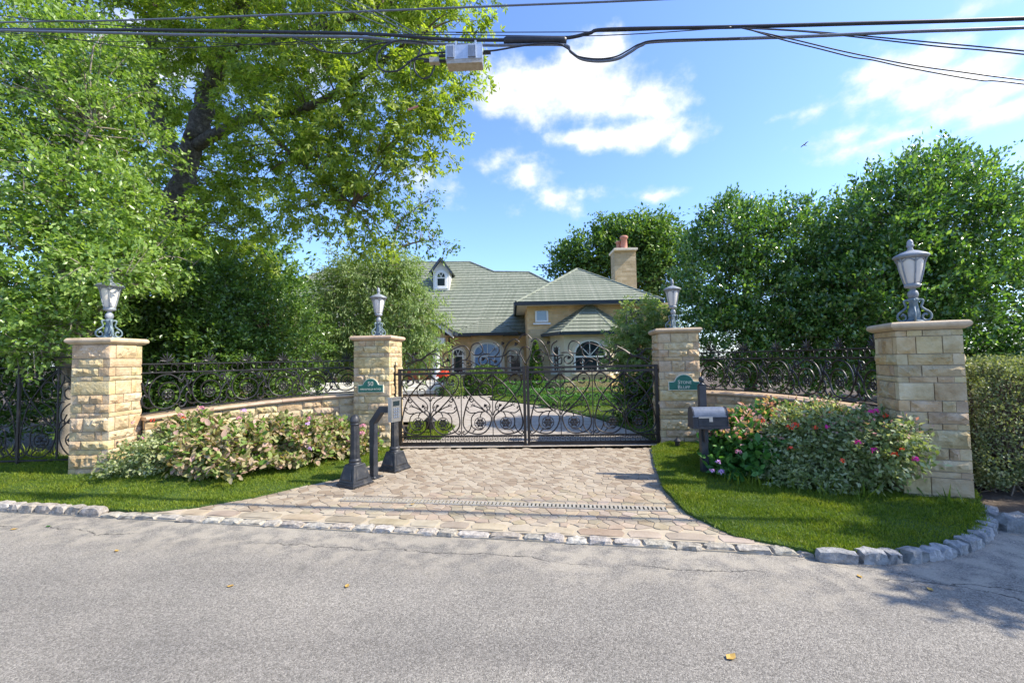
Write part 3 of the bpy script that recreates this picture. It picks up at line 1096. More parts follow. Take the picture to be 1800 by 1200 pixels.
def pillar_lamp(label, loc, rz):
    t = thing('pillar_lamp', label, 'lamp', loc, rz, 'urn lamps on the stone pillars')
    b = MB().lathe([(.105, 0), (.105, .012), (.085, .02), (.062, .035), (.056, .06), (.06, .10), (.048, .15), (.04, .20), (.055, .222), (.058, .24), (.035, .25)], 16)
    b.build('base_column', 'verdigris', t, True)
    for k in range(4):
        a = k * math.pi / 2 + math.pi / 4
        low = spiral_pts((.115, .072), .052, .018, -math.pi * .35, -math.pi * .35 + 2 * math.pi * 1.15 * -1, 16)[::-1]
        path = [(.05, .225), (.085, .232), (.098, .205), (.085, .185)] if False else []
        pts = catmull([(.05, .232), (.088, .225), (.082, .19), (.072, .16), (.1, .13), (.148, .095), (.158, .05), (.125, .018), (.085, .03), (.078, .065), (.105, .085), (.122, .07)], 5)
        mb = MB().tube([(p[0] * math.cos(a), p[0] * math.sin(a), p[1]) for p in pts], .0115, 6)
        mb.build('scroll_foot', 'verdigris', t, True)
    MB().lathe([(.03, .245), (.048, .258), (.057, .285), (.048, .315), (.03, .332), (.026, .345), (.04, .352), (.07, .358), (.082, .37), (.082, .385), (.07, .40)], 18).build('ball_knop', 'lamp_metal', t, True)
    gl = MB().lathe([(.066, .392), (.078, .42), (.096, .48), (.112, .54), (.122, .59), (.128, .63), (.128, .655)], 24).build('glass_shade', 'lamp_glass', t, True)
    for k in range(6):
        a = k * math.pi / 3
        pts = catmull([(.072, .395), (.083, .42), (.101, .48), (.117, .54), (.128, .595), (.146, .64), (.158, .662)], 3)
        MB().tube([(p[0] * math.cos(a), p[0] * math.sin(a), p[1]) for p in pts], .009, 5).build('rib', 'lamp_metal', gl)
        arch = [(.127 + .012 * math.sin(math.pi * j / 6), a + (j / 6) * math.pi / 3, .612 + .034 * math.sin(math.pi * j / 6)) for j in range(7)]
        MB().tube([(r * math.cos(q), r * math.sin(q), z) for r, q, z in arch], .007, 4).build('arch_trim', 'lamp_metal', gl)
    MB().lathe([(.125, .648), (.16, .657), (.178, .668), (.182, .68), (.17, .69), (.135, .706), (.095, .722), (.055, .735), (.03, .742)], 24).build('lamp_cap', 'lamp_metal', t, True)
    MB().lathe([(.036, .738), (.028, .755), (.024, .77), (.036, .778), (.042, .792), (.03, .802), (.033, .815), (.03, .832), (.016, .85), (.003, .856)], 14).build('finial', 'lamp_metal', t, True)
    t.scale = (.86, .86, 1.08)
    return t


def pil_top(k):
    _, loc, rz, wd, H, *_ = PIL[k]
    return (loc[0], loc[1], loc[2] + H + .006)


pillar_lamp('urn lamp half under leaves on the pillar beside the leafy tree', pil_top('OL'), .2)
pillar_lamp('urn lamp on the pillar with the house number plaque', pil_top('IL'), .0)
pillar_lamp('urn lamp on the gate pillar behind the mailbox', pil_top('IR'), .3)
pillar_lamp('urn lamp on the pillar beside the clipped hedge', pil_top('OR'), .1)


# ------------------------------------------------------------------ name plaques
def text_mesh(body, size, align='CENTER', extr=.003):
    cu = bpy.data.curves.new('text', 'FONT')
    cu.body = body
    cu.size = size
    cu.align_x = align
    cu.extrude = extr
    cu.resolution_u = 3
    o = bpy.data.objects.new('text', cu)
    COL.objects.link(o)
    dg = bpy.context.evaluated_depsgraph_get()
    me = bpy.data.meshes.new_from_object(o.evaluated_get(dg))
    bpy.data.objects.remove(o)
    bpy.data.curves.remove(cu)
    return me


def plaque(label, pk, cx, cz, wd, lines):
    _, loc, rz, pw, H, *_ = PIL[pk]
    off = Vector((cx, -(pw / 2 * 1.02 + .032), 0))
    off.rotate(Matrix.Rotation(rz, 3, 'Z'))
    t = thing('name_plaque', label, 'plaque', (loc[0] + off.x, loc[1] + off.y, cz), rz)
    s = wd / .52

    def outline(g):
        pts = [(-.26 - g, -g), (.26 + g, -g), (.26 + g, .155 + g)]
        r = .165 + g
        pts += [(.19 + g, .155 + g)]
        for j in range(13):
            a = math.pi * (.08 + .84 * j / 12)
            pts.append((r * math.cos(a), .118 + r * math.sin(a)))
        pts += [(-.19 - g, .155 + g), (-.26 - g, .155 + g)]
        return [(x * s, z * s) for x, z in pts]

    def plate(g, y0, y1):
        mb = MB()
        p = outline(g)
        k = len(p)
        mb.add([(x, y0, z) for x, z in p] + [(x, y1, z) for x, z in p],
               [tuple(range(k)), tuple(range(k, 2 * k))[::-1]] + [(i, k + i, k + (i + 1) % k, (i + 1) % k) for i in range(k)])
        return mb
    plate(.0, -.006, .03).build('border', 'gold', t)
    plate(-.012, -.011, .0).build('plate', 'plaque_green', t)
    for body, size, z in lines:
        me = text_mesh(body, size * s)
        me.materials.append(MATS['gold'])
        o = link('lettering', me, t)
        o.location = (0, -.0125, z * s)
        o.rotation_euler = (math.pi / 2, 0, 0)
    return t


plaque('green arched plaque lettered 50 above a road name in gold', 'IL', -.0, 1.02, .47, [('50', .12, .135), ('MANSFIELD ROAD', .052, .05)])
tp = plaque('green arched plaque lettered with a two-word house name in gold', 'IR', .06, 0.97, .52, [])
for body, x, z, sz in (('S', -.085, .115, .092), ('TONE', .028, .115, .07), ('B', -.085, .03, .092), ('LUFF', .022, .03, .07)):
    me = text_mesh(body, sz)
    me.materials.append(MATS['gold'])
    o = link('lettering', me, tp)
    o.location = (x, -.0125, z)
    o.rotation_euler = (math.pi / 2, 0, 0)


# ------------------------------------------------------------------ curved walls with coping and railings
class Path2:
    def __init__(self, pts):
        self.p = [np.array(p, float) for p in catmull(pts, 16)]
        self.s = [0.0]
        for a, b in zip(self.p, self.p[1:]):
            self.s.append(self.s[-1] + float(np.linalg.norm(b - a)))
        self.L = self.s[-1]

    def at(self, s):
        s = min(max(s, 0), self.L)
        i = max(0, min(len(self.p) - 2, int(np.searchsorted(self.s, s)) - 1))
        t = (s - self.s[i]) / (self.s[i + 1] - self.s[i])
        d = self.p[i + 1] - self.p[i]
        return self.p[i] + d * t, d / np.linalg.norm(d)


def curved_wall(label, path, side, z0f, topf, seed):
    """side=+1: the seen face lies to the left of the path direction"""
    rg = np.random.default_rng(seed)
    a0 = path.p[0]
    t = thing('garden_wall', label, 'wall', (a0[0], a0[1], 0), 0)
    th = .30

    def P(s, off, z):
        q, d = path.at(s)
        n = np.array([-d[1], d[0]]) * side
        return (q[0] + n[0] * off, q[1] + n[1] * off, z)
    N = 24
    mb = MB()
    vs, fs = [], []
    for i in range(N + 1):
        s = path.L * i / N
        zt = topf(s) - .06
        vs += [P(s, th / 2 - .012, -.1), P(s, th / 2 - .012, zt), P(s, -th / 2, zt), P(s, -th / 2, -.1)]
    for i in range(N):
        for j in range(4):
            fs.append((i * 4 + j, i * 4 + (j + 1) % 4, i * 4 + 4 + (j + 1) % 4, i * 4 + 4 + j))
    mb.add(vs, fs)
    mb.build('mortar_core', 'mortar', t, world=True)
    rows = 6
    for r in range(rows):
        s = 0.01
        while s < path.L - .03:
            L = min(rg.uniform(.2, .5), path.L - s)
            if path.L - s - L < .1:
                L = path.L - s
            q0, q1 = np.array(P(s, th / 2, 0)), np.array(P(s + L, th / 2, 0))
            mid = (q0 + q1) / 2
            zt = topf(s + L / 2) - .065
            zb = z0f(s + L / 2)
            h = (zt - zb) / rows
            d = q1 - q0
            ang = math.atan2(d[1], d[0]) + (0 if side < 0 else math.pi)
            stone_block(np.linalg.norm(d) - .009, h - .009, .09, .024, rg).build('stone', 'sandstone', t, loc=(mid[0] - a0[0], mid[1] - a0[1], zb + r * h), rz=ang)
            s += L
    s = 0
    while s < path.L - .02:
        L = min(rg.uniform(.5, .8), path.L - s)
        if path.L - s - L < .2:
            L = path.L - s
        mb = MB()
        vs, fs = [], []
        m_ = 6
        prof = [(th / 2 + .03, -.055), (th / 2 + .055, -.04), (th / 2 + .062, -.02), (th / 2 + .05, -.004), (th / 2 + .03, 0), (-th / 2 - .03, 0), (-th / 2 - .05, -.02), (-th / 2 - .03, -.055)]
        K = len(prof)
        for i in range(m_ + 1):
            ss = s + .002 + (L - .004) * i / m_
            for o, dz in prof:
                vs.append(P(ss, o, topf(ss) + dz))
        for i in range(m_):
            for j in range(K):
                fs.append((i * K + j, i * K + (j + 1) % K, (i + 1) * K + (j + 1) % K, (i + 1) * K + j))
        fs += [tuple(range(K))[::-1], tuple(m_ * K + j for j in range(K))]
        mb.add(vs, fs)
        mb.build('coping_stone', 'capstone', t, world=True)
        s += L
    return t


def rosette(mb, c, r, ex, ez, ey, petals=8):
    """open flower: petals round a boss, in the plane ex-ez, facing ey"""
    c, ex, ez, ey = Vector(c), Vector(ex), Vector(ez), Vector(ey)
    for k in range(petals):
        a = 2 * math.pi * k / petals
        d = ex * math.cos(a) + ez * math.sin(a)
        p = -ex * math.sin(a) + ez * math.cos(a)
        wd = .30 if petals < 7 else .24
        q = [c + d * r * .15, c + d * r * .6 + p * r * wd - ey * .006, c + d * r, c + d * r * .6 - p * r * wd - ey * .006, c + d * r * .6 - ey * .014]
        b = [v + ey * .006 for v in q]
        mb.add(q + b[:4], [(0, 1, 4), (1, 2, 4), (2, 3, 4), (3, 0, 4), (5, 8, 7, 6), (0, 5, 6, 1), (1, 6, 7, 2), (2, 7, 8, 3), (3, 8, 5, 0)])
    ball(mb, c - ey * .008, r * .2)


def ball(mb, c, r, n=8, sq=1.0):
    vs, fs = [], []
    for i in range(n // 2 + 1):
        ph = math.pi * i / (n // 2)
        for j in range(n):
            a = 2 * math.pi * j / n
            vs.append((c[0] + r * math.sin(ph) * math.cos(a), c[1] + r * math.sin(ph) * math.sin(a), c[2] + r * math.cos(ph) * sq))
    for i in range(n // 2):
        for j in range(n):
            fs.append((i * n + j, i * n + (j + 1) % n, (i + 1) * n + (j + 1) % n, (i + 1) * n + j))
    mb.add(vs, fs)


def rose(mb, c, r, seed):
    """wrought rose: overlapping cupped petals"""
    rg = np.random.default_rng(seed)
    for k in range(9):
        a = k * 2.4
        rr = r * (.25 + .75 * k / 9)
        d = np.array([math.cos(a), 0, math.sin(a)])
        p = np.array([-math.sin(a), 0, math.cos(a)])
        f_ = np.array([0, -1.0, 0])
        c0 = np.array(c)
        q = [c0 + d * rr * .1, c0 + d * rr * .7 + p * r * .45 + f_ * r * .25, c0 + d * rr + p * r * .2 + f_ * r * .45, c0 + d * rr - p * r * .2 + f_ * r * .4, c0 + d * rr * .7 - p * r * .45 + f_ * r * .2]
        mb.add(q, [(0, 1, 2), (0, 2, 3), (0, 3, 4)])
    ball(mb, (c[0], c[1] - r * .15, c[2]), r * .4, 6)


def leaf_sprig(mb, c, r):
    for a in (90, 35, 145, -20, 200):
        a = R_(a)
        d = np.array([math.cos(a), 0, math.sin(a)])
        p = np.array([-math.sin(a), 0, math.cos(a)])
        c0 = np.array(c)
        q = [c0, c0 + d * r * .5 + p * r * .16 + (0, -.004, 0), c0 + d * r + np.array([0, -.008, 0]), c0 + d * r * .5 - p * r * .16 + (0, -.004, 0), c0 + d * r * .5 + (0, .005, 0)]
        mb.add(q, [(0, 1, 2, 3), (0, 4, 1), (1, 4, 2), (2, 4, 3), (3, 4, 0)])


RAIL_CURVES = [
    [(.02, .97), (.10, .80), (.20, .86), (.40, .97), (.66, .90), (.82, .68), (.84, .40), (.72, .14), (.48, .04), (.24, .14), (.14, .38), (.20, .62), (.36, .74), (.54, .70), (.64, .54), (.62, .40)],
    [(.84, .36), (.93, .52), (.98, .74), (1.08, .93), (1.16, .90), (1.17, .78), (1.10, .74), (1.07, .81)],
    [(.72, .12), (.86, .10), (.97, .20), (1.0, .34), (.95, .44), (.90, .38)],
    [(.97, .20), (1.05, .06), (1.14, .05), (1.16, .14), (1.11, .17)],
    [(.14, .40), (.06, .56), (-.02, .66), (-.05, .8)],
    [(.97, .6), (.90, .72), (.86, .86)],
]


def railing(label, path, side, botf, low_z, top_z, n_units, phase=0.0):
    a0 = path.p[0]
    t = thing('iron_railing', label, 'railing', (a0[0], a0[1], 0), 0)
    L = path.L

    def P(s, z, off=0.0):
        q, d = path.at(s)
        n = np.array([-d[1], d[0]]) * side
        return (q[0] + n[0] * off, q[1] + n[1] * off, z)
    for nm, zf, r in (('bottom_rail', lambda s: botf(s) + .035, .013), ('lower_top_rail', lambda s: low_z, .013), ('top_rail', lambda s: top_z, .011)):
        MB().tube([P(L * i / 40, zf(L * i / 40)) for i in range(41)], r, 6).build(nm, 'iron', t, world=True)
    ul = L / n_units
    for k in range(n_units):
        s0 = k * ul

        def M(u, v, off=0.0):
            s = s0 + u * ul
            b = botf(s) + .05
            return P(s, b + v * (low_z - .012 - b), off)
        for cv in RAIL_CURVES:
            pts = catmull(cv, 5)
            pts = [p for p in pts if 0 <= s0 + p[0] * ul <= L]
            if len(pts) > 3:
                MB().tube([M(p[0], p[1]) for p in pts], .012, 5).build('scroll', 'iron', t, world=True)
        b = botf(s0 + .42 * ul) + .05
        H = low_z - b
        q, d = path.at(s0 + .42 * ul)
        n = np.array([-d[1], d[0]]) * side
        ex, ey, ez = Vector((d[0], d[1], 0)), Vector((-n[0], -n[1], 0)), Vector((0, 0, 1))
        c = Vector(M(.42, .40))
        rr = .072
        mb = MB()
        mb.tube([c + ex * rr * math.cos(a) * min(1, ul * .34 / rr) + ez * rr * 1.15 * math.sin(a) for a in [2 * math.pi * j / 20 for j in range(20)]], .008, 5, closed=True)
        rosette(mb, c, rr * .92, ex * min(1, ul * .34 / rr), ez * 1.1, ey, 8)
        mb.build('rosette', 'iron', t, world=True)
        mb = MB()
        rose(mb, M(.93, .24), .03, k)
        mb.build('rose', 'iron', t, world=True)
        mb = MB()
        leaf_sprig(mb, M(.97, .62), .07)
        mb.build('leaf_sprig', 'iron', t, world=True)
        # scrolls between the two top rails
        for u in (.2, .7):
            c = Vector(P(s0 + u * ul, (low_z + top_z) / 2))
            hh = (top_z - low_z) / 2 - .008
            mb = MB()
            for sg in (-1, 1):
                mb.tube([c + ex * sg * (hh * .8 + hh * .7 * math.cos(a)) + ez * hh * .95 * math.sin(a) for a in np.linspace(math.pi, -math.pi * .6, 12)], .006, 4)
            mb.tube([c - ez * hh, c + ez * hh], .007, 4)
            mb.build('link_scroll', 'iron', t, world=True)
        # palmette finial
        c = Vector(P(s0 + .45 * ul, top_z))
        mb = MB()
        mb.tube([c, c + ez * .05], .01, 5)
        for j in range(7):
            a = math.pi * (.5 + (j - 3) * .15)
            d2 = ex * math.cos(a) + ez * math.sin(a)
            ln = .15 if j == 3 else .15 - .02 * abs(j - 3)
            b0 = c + ez * .035
            mb.tube([b0, b0 + d2 * ln * .6, b0 + d2 * ln], [.005, .012, .003], 5)
        for sg in (-1, 1):
            mb.tube([c + ex * sg * (.03 + .035 * (1 - math.cos(a))) + ez * (.02 + .025 * math.sin(a)) for a in np.linspace(0, math.pi * 1.5, 12)], .006, 4)
        mb.build('finial', 'iron', t, world=True)
    return t


pathL = Path2([(-2.86, 7.92), (-3.5, 7.78), (-4.3, 7.32), (-4.95, 6.7), (-5.36, 6.1)])
topL = lambda s: .985 - .14 * (s / pathL.L) ** 1.3
curved_wall('low curved stone wall behind the pinkish shrubs and under the long railing', pathL, +1, lambda s: .1, topL, 31)
railing('scrolled iron railing on the wall between the numbered pillar and the leafy tree', pathL, +1, topL, 1.47, 1.60, 6)
pathR = Path2([(3.36, 7.70), (3.8, 7.50), (4.25, 6.95), (4.48, 6.1), (4.56, 5.0)])
topR = lambda s: .93 - .07 * (s / pathR.L)
curved_wall('low curved stone wall behind the rose bush on the mailbox side', pathR, -1, lambda s: .05, topR, 32)
railing('scrolled iron railing on the wall between the mailbox and the clipped hedge', pathR, -1, topR, 1.50, 1.62, 6)

# ------------------------------------------------------------------ the gate
U = .001387          # metres per drawing unit of the scroll design
PANEL = [
    [(8, 790), (60, 745), (130, 690), (228, 585), (300, 490), (345, 390), (372, 290), (392, 185), (380, 110), (330, 50), (238, 20), (138, 25), (60, 90), (20, 190), (30, 255), (98, 315), (228, 445), (290, 520), (365, 620), (383, 715), (350, 775), (300, 790), (245, 765), (225, 715), (240, 680), (290, 660), (320, 680)],
    [(98, 312), (135, 305), (200, 300), (262, 260), (285, 200), (275, 120), (228, 80), (160, 75), (125, 95)],
    [(138, 302), (160, 265), (165, 235)],
    [(283, 140), (300, 85), (340, 35), (380, 15), (398, 35), (385, 55), (370, 45)],
    [(228, 295), (290, 290), (340, 320), (355, 350), (335, 368), (320, 350), (330, 338)],
    [(110, 315), (160, 350), (235, 380), (262, 385)],
    [(8, 610), (40, 655), (118, 675), (175, 630), (172, 560), (120, 520), (75, 545), (70, 590), (100, 615), (130, 610)],
    [(172, 530), (160, 500), (90, 460), (45, 410), (35, 360), (60, 330), (98, 385)],
    [(8, 450), (30, 490), (65, 495)],
    [(10, 260), (25, 310), (60, 332), (78, 318), (62, 303)],
    [(250, 455), (275, 435), (300, 450), (290, 475), (272, 465)],
    [(8, 770), (45, 740), (62, 700), (40, 650), (8, 610)],
    [(130, 690), (165, 700), (200, 740), (245, 745)],
    [(150, 690), (168, 722), (188, 705), (175, 690)],
    [(330, 480), (345, 510), (375, 510), (385, 490), (365, 480)],
    [(225, 80), (255, 55), (272, 25)],
]
CREST = [
    [(130, 480), (180, 440), (330, 400), (450, 320), (540, 270)],
    [(100, 320), (180, 310), (240, 370), (330, 400), (400, 440), (420, 500)],
    [(140, 400), (160, 440), (215, 430), (240, 370), (232, 330), (262, 310)],
    [(240, 350), (265, 395), (330, 410), (390, 380), (450, 330), (540, 330), (610, 380), (640, 430), (690, 420)],
    [(535, 475), (540, 445), (580, 450), (640, 490), (720, 500), (800, 450), (880, 415), (980, 420), (1050, 460), (1100, 490)],
    [(640, 490), (632, 400), (650, 330), (720, 290), (840, 235), (920, 228), (978, 300), (960, 380), (915, 415)],
    [(850, 465), (900, 450), (950, 492), (1002, 480), (1000, 450), (965, 445), (955, 470)],
    [(1290, 185), (1345, 225), (1362, 300), (1300, 375), (1215, 370)],
    [(990, 300), (1015, 220), (1080, 190), (1130, 215), (1150, 300), (1100, 345), (1040, 345), (1000, 300)],
    [(1240, 340), (1160, 340), (1100, 385), (1100, 445), (1150, 482), (1200, 455), (1205, 405), (1165, 380)],
    [(1240, 480), (1330, 492), (1390, 420), (1420, 320), (1480, 200), (1560, 150), (1625, 190)],
    [(1300, 378), (1420, 365), (1500, 298), (1580, 325), (1600, 395), (1545, 462), (1475, 435), (1470, 380), (1525, 360)],
    [(1615, 150), (1660, 100), (1690, 90)],
    [(1690, 470), (1655, 400), (1625, 330), (1650, 270), (1690, 250)],
    [(1300, 440), (1240, 400), (1240, 480)],
    [(160, 500), (190, 470), (280, 410)],
    [(780, 500), (785, 420), (787, 350)],
]
G0, G1 = Vector((-2.10, 7.76, 0)), Vector((2.58, 7.52, 0))
GRZ = math.atan2(G1.y - G0.y, G1.x - G0.x)
HALF = (G1 - G0).length / 2
LEAFW = HALF - .008


def gate_leaf(label, origin, sg):
    t = thing('gate_leaf', label, 'gate', tuple(origin), GRZ, 'leaves of the driveway gate')
    z0 = .035
    kx = LEAFW / (1640 * U)

    def X(u):
        return sg * (u - 50) * U * kx

    def Z(l):
        return .205 + l * U

    def bx(name, x0, x1, za, zb, d=.04):
        MB().box(((X(x0) + X(x1)) / 2, 0, (za + zb) / 2), (abs(X(x1) - X(x0)), d, zb - za)).build(name, 'gate_iron', t)
    top = 1.43
    bx('stile', 50, 88, z0, top, .055)
    bx('stile', 1655, 1690, z0 - .02, top + .012, .055)
    bx('top_rail', 88.5, 1654.5, top - .04, top - .002)
    bx('middle_rail', 88.5, 1654.5, 1.31, 1.35)
    bx('lower_rail', 88.5, 1654.5, .185, .208)
    bx('bottom_rail', 88.5, 1654.5, z0, z0 + .045)
    MB().box(((X(88.5) + X(1654.5)) / 2, .012, .13), (abs(X(1654.5) - X(88.5)), .004, .1)).build('kick_mesh', 'gate_iron', t) if False else None
    for u in (462, 862, 1265):
        bx('bar', u - 5, u + 5, .209, 1.309, .016)
        bx('bar', u - 5, u + 5, 1.351, top - .041, .016)
    r = .0105
    # scroll panels: pairs mirrored about the bars at 462 and 1265
    for bar_u in (462, 1265):
        for m_ in (-1, 1):
            sc = (.94 if (bar_u == 462 and m_ < 0) else .97) if True else 1

            def M(p, off=0.0):
                return (X(bar_u + m_ * p[0] * sc), off, Z(p[1]))
            for ci, cv in enumerate(PANEL):
                pts = catmull(cv, 6)
                rr = r * 1.25 if ci == 0 else r
                n = len(pts)
                rad = [rr * (1 if n - j > 4 else .75) for j in range(n)]
                MB().tube([M(p, .004 * (ci % 3 - 1)) for p in pts], rad, 5).build('scroll', 'gate_iron', t)
            mb = MB()
            c = M((168, 160))
            rad = 73 * U
            mb.tube([(c[0] + rad * math.cos(a), 0, c[2] + rad * math.sin(a)) for a in [2 * math.pi * j / 24 for j in range(24)]], .0075, 5, closed=True)
            rosette(mb, c, rad * .93, (1, 0, 0), (0, 0, 1), (0, 1, 0), 6)
            for k in range(6):
                a = 2 * math.pi * (k + .5) / 6
                mb.tube([(c[0], 0, c[2]), (c[0] + rad * math.cos(a), 0, c[2] + rad * math.sin(a))], .0035, 4)
            mb.build('rosette', 'gate_iron', t)
            for p, rr in (((98, 388), .038), ((303, 712), .038), ((140, 605), .028)):
                mb = MB()
                rose(mb, M(p, -.012), rr, int(bar_u + m_ + p[0]))
                mb.build('rose', 'gate_iron', t)
            for p, rr in (((262, 385), .055), ((60, 360), .05), ((215, 715), .045)):
                mb = MB()
                leaf_sprig(mb, M(p), rr)
                mb.build('leaf_sprig', 'gate_iron', t)
    # rings between the two upper rails
    for bu in (462, 862, 1265, 88, 1655):
        for m_ in (-1, 1):
            x = X(bu + m_ * 40)
            if not min(X(90), X(1652)) < x < max(X(90), X(1652)):
                continue
            rr = .026
            MB().tube([(x + rr * math.cos(a), 0, 1.369 + .019 * math.sin(a)) for a in [2 * math.pi * j / 14 for j in range(14)]], .0055, 5, closed=True).build('ring', 'gate_iron', t)
    # greek key band
    key = [(0, 0), (0, 60), (44, 60), (44, 18), (18, 18), (18, 40), (30, 40)]
    wx = 62 * U
    mb = MB()
    for a, b in zip(key, key[1:]):
        x0, x1 = sorted((a[0], b[0]))
        y0, y1 = sorted((a[1], b[1]))
        mb.box(((x0 + x1) / 2 * U * kx, 0, (y0 + y1) / 2 * U), ((x1 - x0) * U + .0105, .012 if a[0] == b[0] else .0116, (y1 - y0) * U + .0105))
    mb.box((.5 * wx * kx, 0, -.008), (wx * kx * .98, .01, .009))
    proto = None
    u = 96
    while u + 62 < 1652:
        if proto is None:
            proto = mb.build('key_motif', 'gate_iron', t)
            o = proto
        else:
            o = proto.copy()
            COL.objects.link(o)
        o.location = (X(u) if sg > 0 else X(u + 62), 0, .095)
        u += 62
    # cresting above the top rail
    for ci, cv in enumerate(CREST):
        pts = catmull(cv, 6)
        MB().tube([(X(p[0]), .004 * (ci % 3 - 1), top + max(0, 512 - p[1]) * U) for p in pts], .0115, 5).build('crest_scroll', 'gate_iron', t)
    for (u, v) in ((285, 315), (695, 410), (1150, 405), (1405, 205), (1575, 215), (1310, 440), (1525, 385)):
        mb = MB()
        rose(mb, (X(u), -.012, top + (512 - v) * U), .042, u)
        mb.build('rose', 'gate_iron', t)
    for (u, v) in ((540, 270), (890, 330), (785, 345), (1300, 290), (450, 320)):
        mb = MB()
        leaf_sprig(mb, (X(u), 0, top + (512 - v) * U), .06)
        mb.build('leaf_sprig', 'gate_iron', t)
    # hinge pins at the pillar, back plate
    for z in (.25, 1.33):
        MB().box((-sg * .03, 0, z), (.06, .03, .04)).build('hinge', 'gate_iron', t)
    return t


gate_leaf('left leaf of the scrolled iron gate next to the keypad post', G0, 1)
gate_leaf('right leaf of the scrolled iron gate next to the mailbox pillar', G1, -1)
# latch posts carried by the pillars
MB().box((0, 0, .78), (.035, .035, 1.56), 0).build('gate_post', 'iron', None, loc=(G0.x - .075, G0.y + .02, 0))
tag(bpy.data.objects['gate_post'], 'slim iron hinge post between the numbered pillar and the gate', 'post')
o = MB().box((0, 0, .74), (.05, .05, 1.48), 0).build('gate_post', 'iron', None, loc=(G1.x + .072, G1.y + .02, 0))
tag(o, 'slim iron hinge post between the gate and the pillar behind the mailbox', 'post')

# tall railing beyond the leafy pillar, in the shade of the tree
t = thing('iron_fence', 'tall scrolled iron fence in the shade under the leafy tree', 'fence', (-5.9, 6.1, .2), R_(183))
for z, r in ((.06, .014), (1.38, .014), (1.52, .012)):
    MB().tube([(0, 0, z), (4.4, 0, z)], r, 6).build('rail', 'iron', t)
for k in range(5):
    x = .1 + k * 1.06
    MB().box((x, 0, .72), (.03, .03, 1.62)).build('post', 'iron', t)
    if k == 4:
        break
    for m_ in (-1, 1):
        cx = x + .53
        for cv in PANEL:
            pts = catmull(cv, 5)
            MB().tube([(cx + m_ * p[0] * .00128, 0, .08 + p[1] * .00161) for p in pts], .009, 5).build('scroll', 'iron', t)
        mb = MB()
        c = (cx + m_ * 168 * .00128, 0, .08 + 160 * .00161)
        mb.tube([(c[0] + .1 * math.cos(a), 0, c[2] + .1 * math.sin(a)) for a in [2 * math.pi * j / 20 for j in range(20)]], .008, 5, closed=True)
        rosette(mb, c, .09, (1, 0, 0), (0, 0, 1), (0, -1, 0), 6)
        mb.build('rosette', 'iron', t)
    MB().box((cx, 0, .73), (.018, .018, 1.3)).build('bar', 'iron', t)


# ------------------------------------------------------------------ bollards, keypad post, mailbox, path lights
def bollard(label, loc, rz):
    t = thing('bollard', label, 'bollard', loc, rz, 'cast iron bollards beside the keypad post')
    MB().lathe([(.170, 0), (.170, .022), (.160, .03), (.157, .045), (.147, .05), (.094, .245), (.086, .255), (.0, .258)], square=True).build('pedestal', 'bollard_paint', t)
    for k in range(4):           # raised panel on every side of the pedestal
        a = k * math.pi / 2
        mb = MB()
        vs = []
        for x, z in ((-.10, .075), (.10, .075), (.065, .215), (-.065, .215)):
            y = -(.147 - (z - .05) * .272) - .0045
            vs.append((x, y, z))
        vb = [(x * .86, y - .004, .145 + (z - .145) * .82) for x, y, z in vs]
        mb.add(vs + vb, [(0, 1, 5, 4), (1, 2, 6, 5), (2, 3, 7, 6), (3, 0, 4, 7), (4, 5, 6, 7)])
        mb.build('panel', 'bollard_paint', t, rz=a)
    MB().lathe([(.088, .250), (.09, .262), (.08, .272), (.074, .28), (.083, .292), (.084, .304), (.072, .315), (.066, .325)], 20).build('collar', 'bollard_paint', t, True)
    prof = [(.066, .31), (.055, .725)]
    n = 40
    mb = MB()
    vs, fs = [], []
    for z in np.linspace(.31, .745, 5):
        r = .066 + (.056 - .066) * (z - .31) / .435
        for j in range(n):
            a = 2 * math.pi * j / n
            rr = r - (.004 if j % 4 in (0, 1) else 0)
            vs.append((rr * math.cos(a), rr * math.sin(a), z))
    for i in range(4):
        for j in range(n):
            fs.append((i * n + j, i * n + (j + 1) % n, (i + 1) * n + (j + 1) % n, (i + 1) * n + j))
    mb.add(vs, fs).build('fluted_shaft', 'bollard_paint', t)
    MB().lathe([(.058, .735), (.066, .742), (.066, .752), (.058, .757), (.062, .766), (.066, .775), (.066, .785), (.064, .80), (.056, .83), (.04, .852), (.02, .864), (.001, .868)], 20).build('domed_cap', 'bollard_paint', t, True)
    t.scale = (.92, .92, 1.0)
    return t


b1 = gnd(621, 853, .045)
b2 = gnd(692, 826, .045)
bollard('weathered cast iron bollard on the kerb side of the keypad post', (b1.x, b1.y + .06, .045), R_(-30))
bollard('cast iron bollard on the gate side of the keypad post', (b2.x, b2.y + .06, .045), R_(-30))

kp = gnd(657, 838, .045)
t = thing('keypad_post', 'blue-grey square bent post carrying an entry keypad', 'keypad post', (kp.x, kp.y, .045), R_(-28))
MB().box((0, 0, .006), (.2, .16, .012)).build('base_plate', 'navy_paint', t)
for sx_ in (-.075, .075):
    for sy_ in (-.055, .055):
        MB().lathe([(.012, .012), (.012, .022), (.004, .026)], 6, (sx_, sy_, 0)).build('bolt', 'steel', t)
hw = .038
mb = MB()
path = [(0, 0, .012), (0, 0, .72), (.16, 0, .90), (.34, 0, .90)]
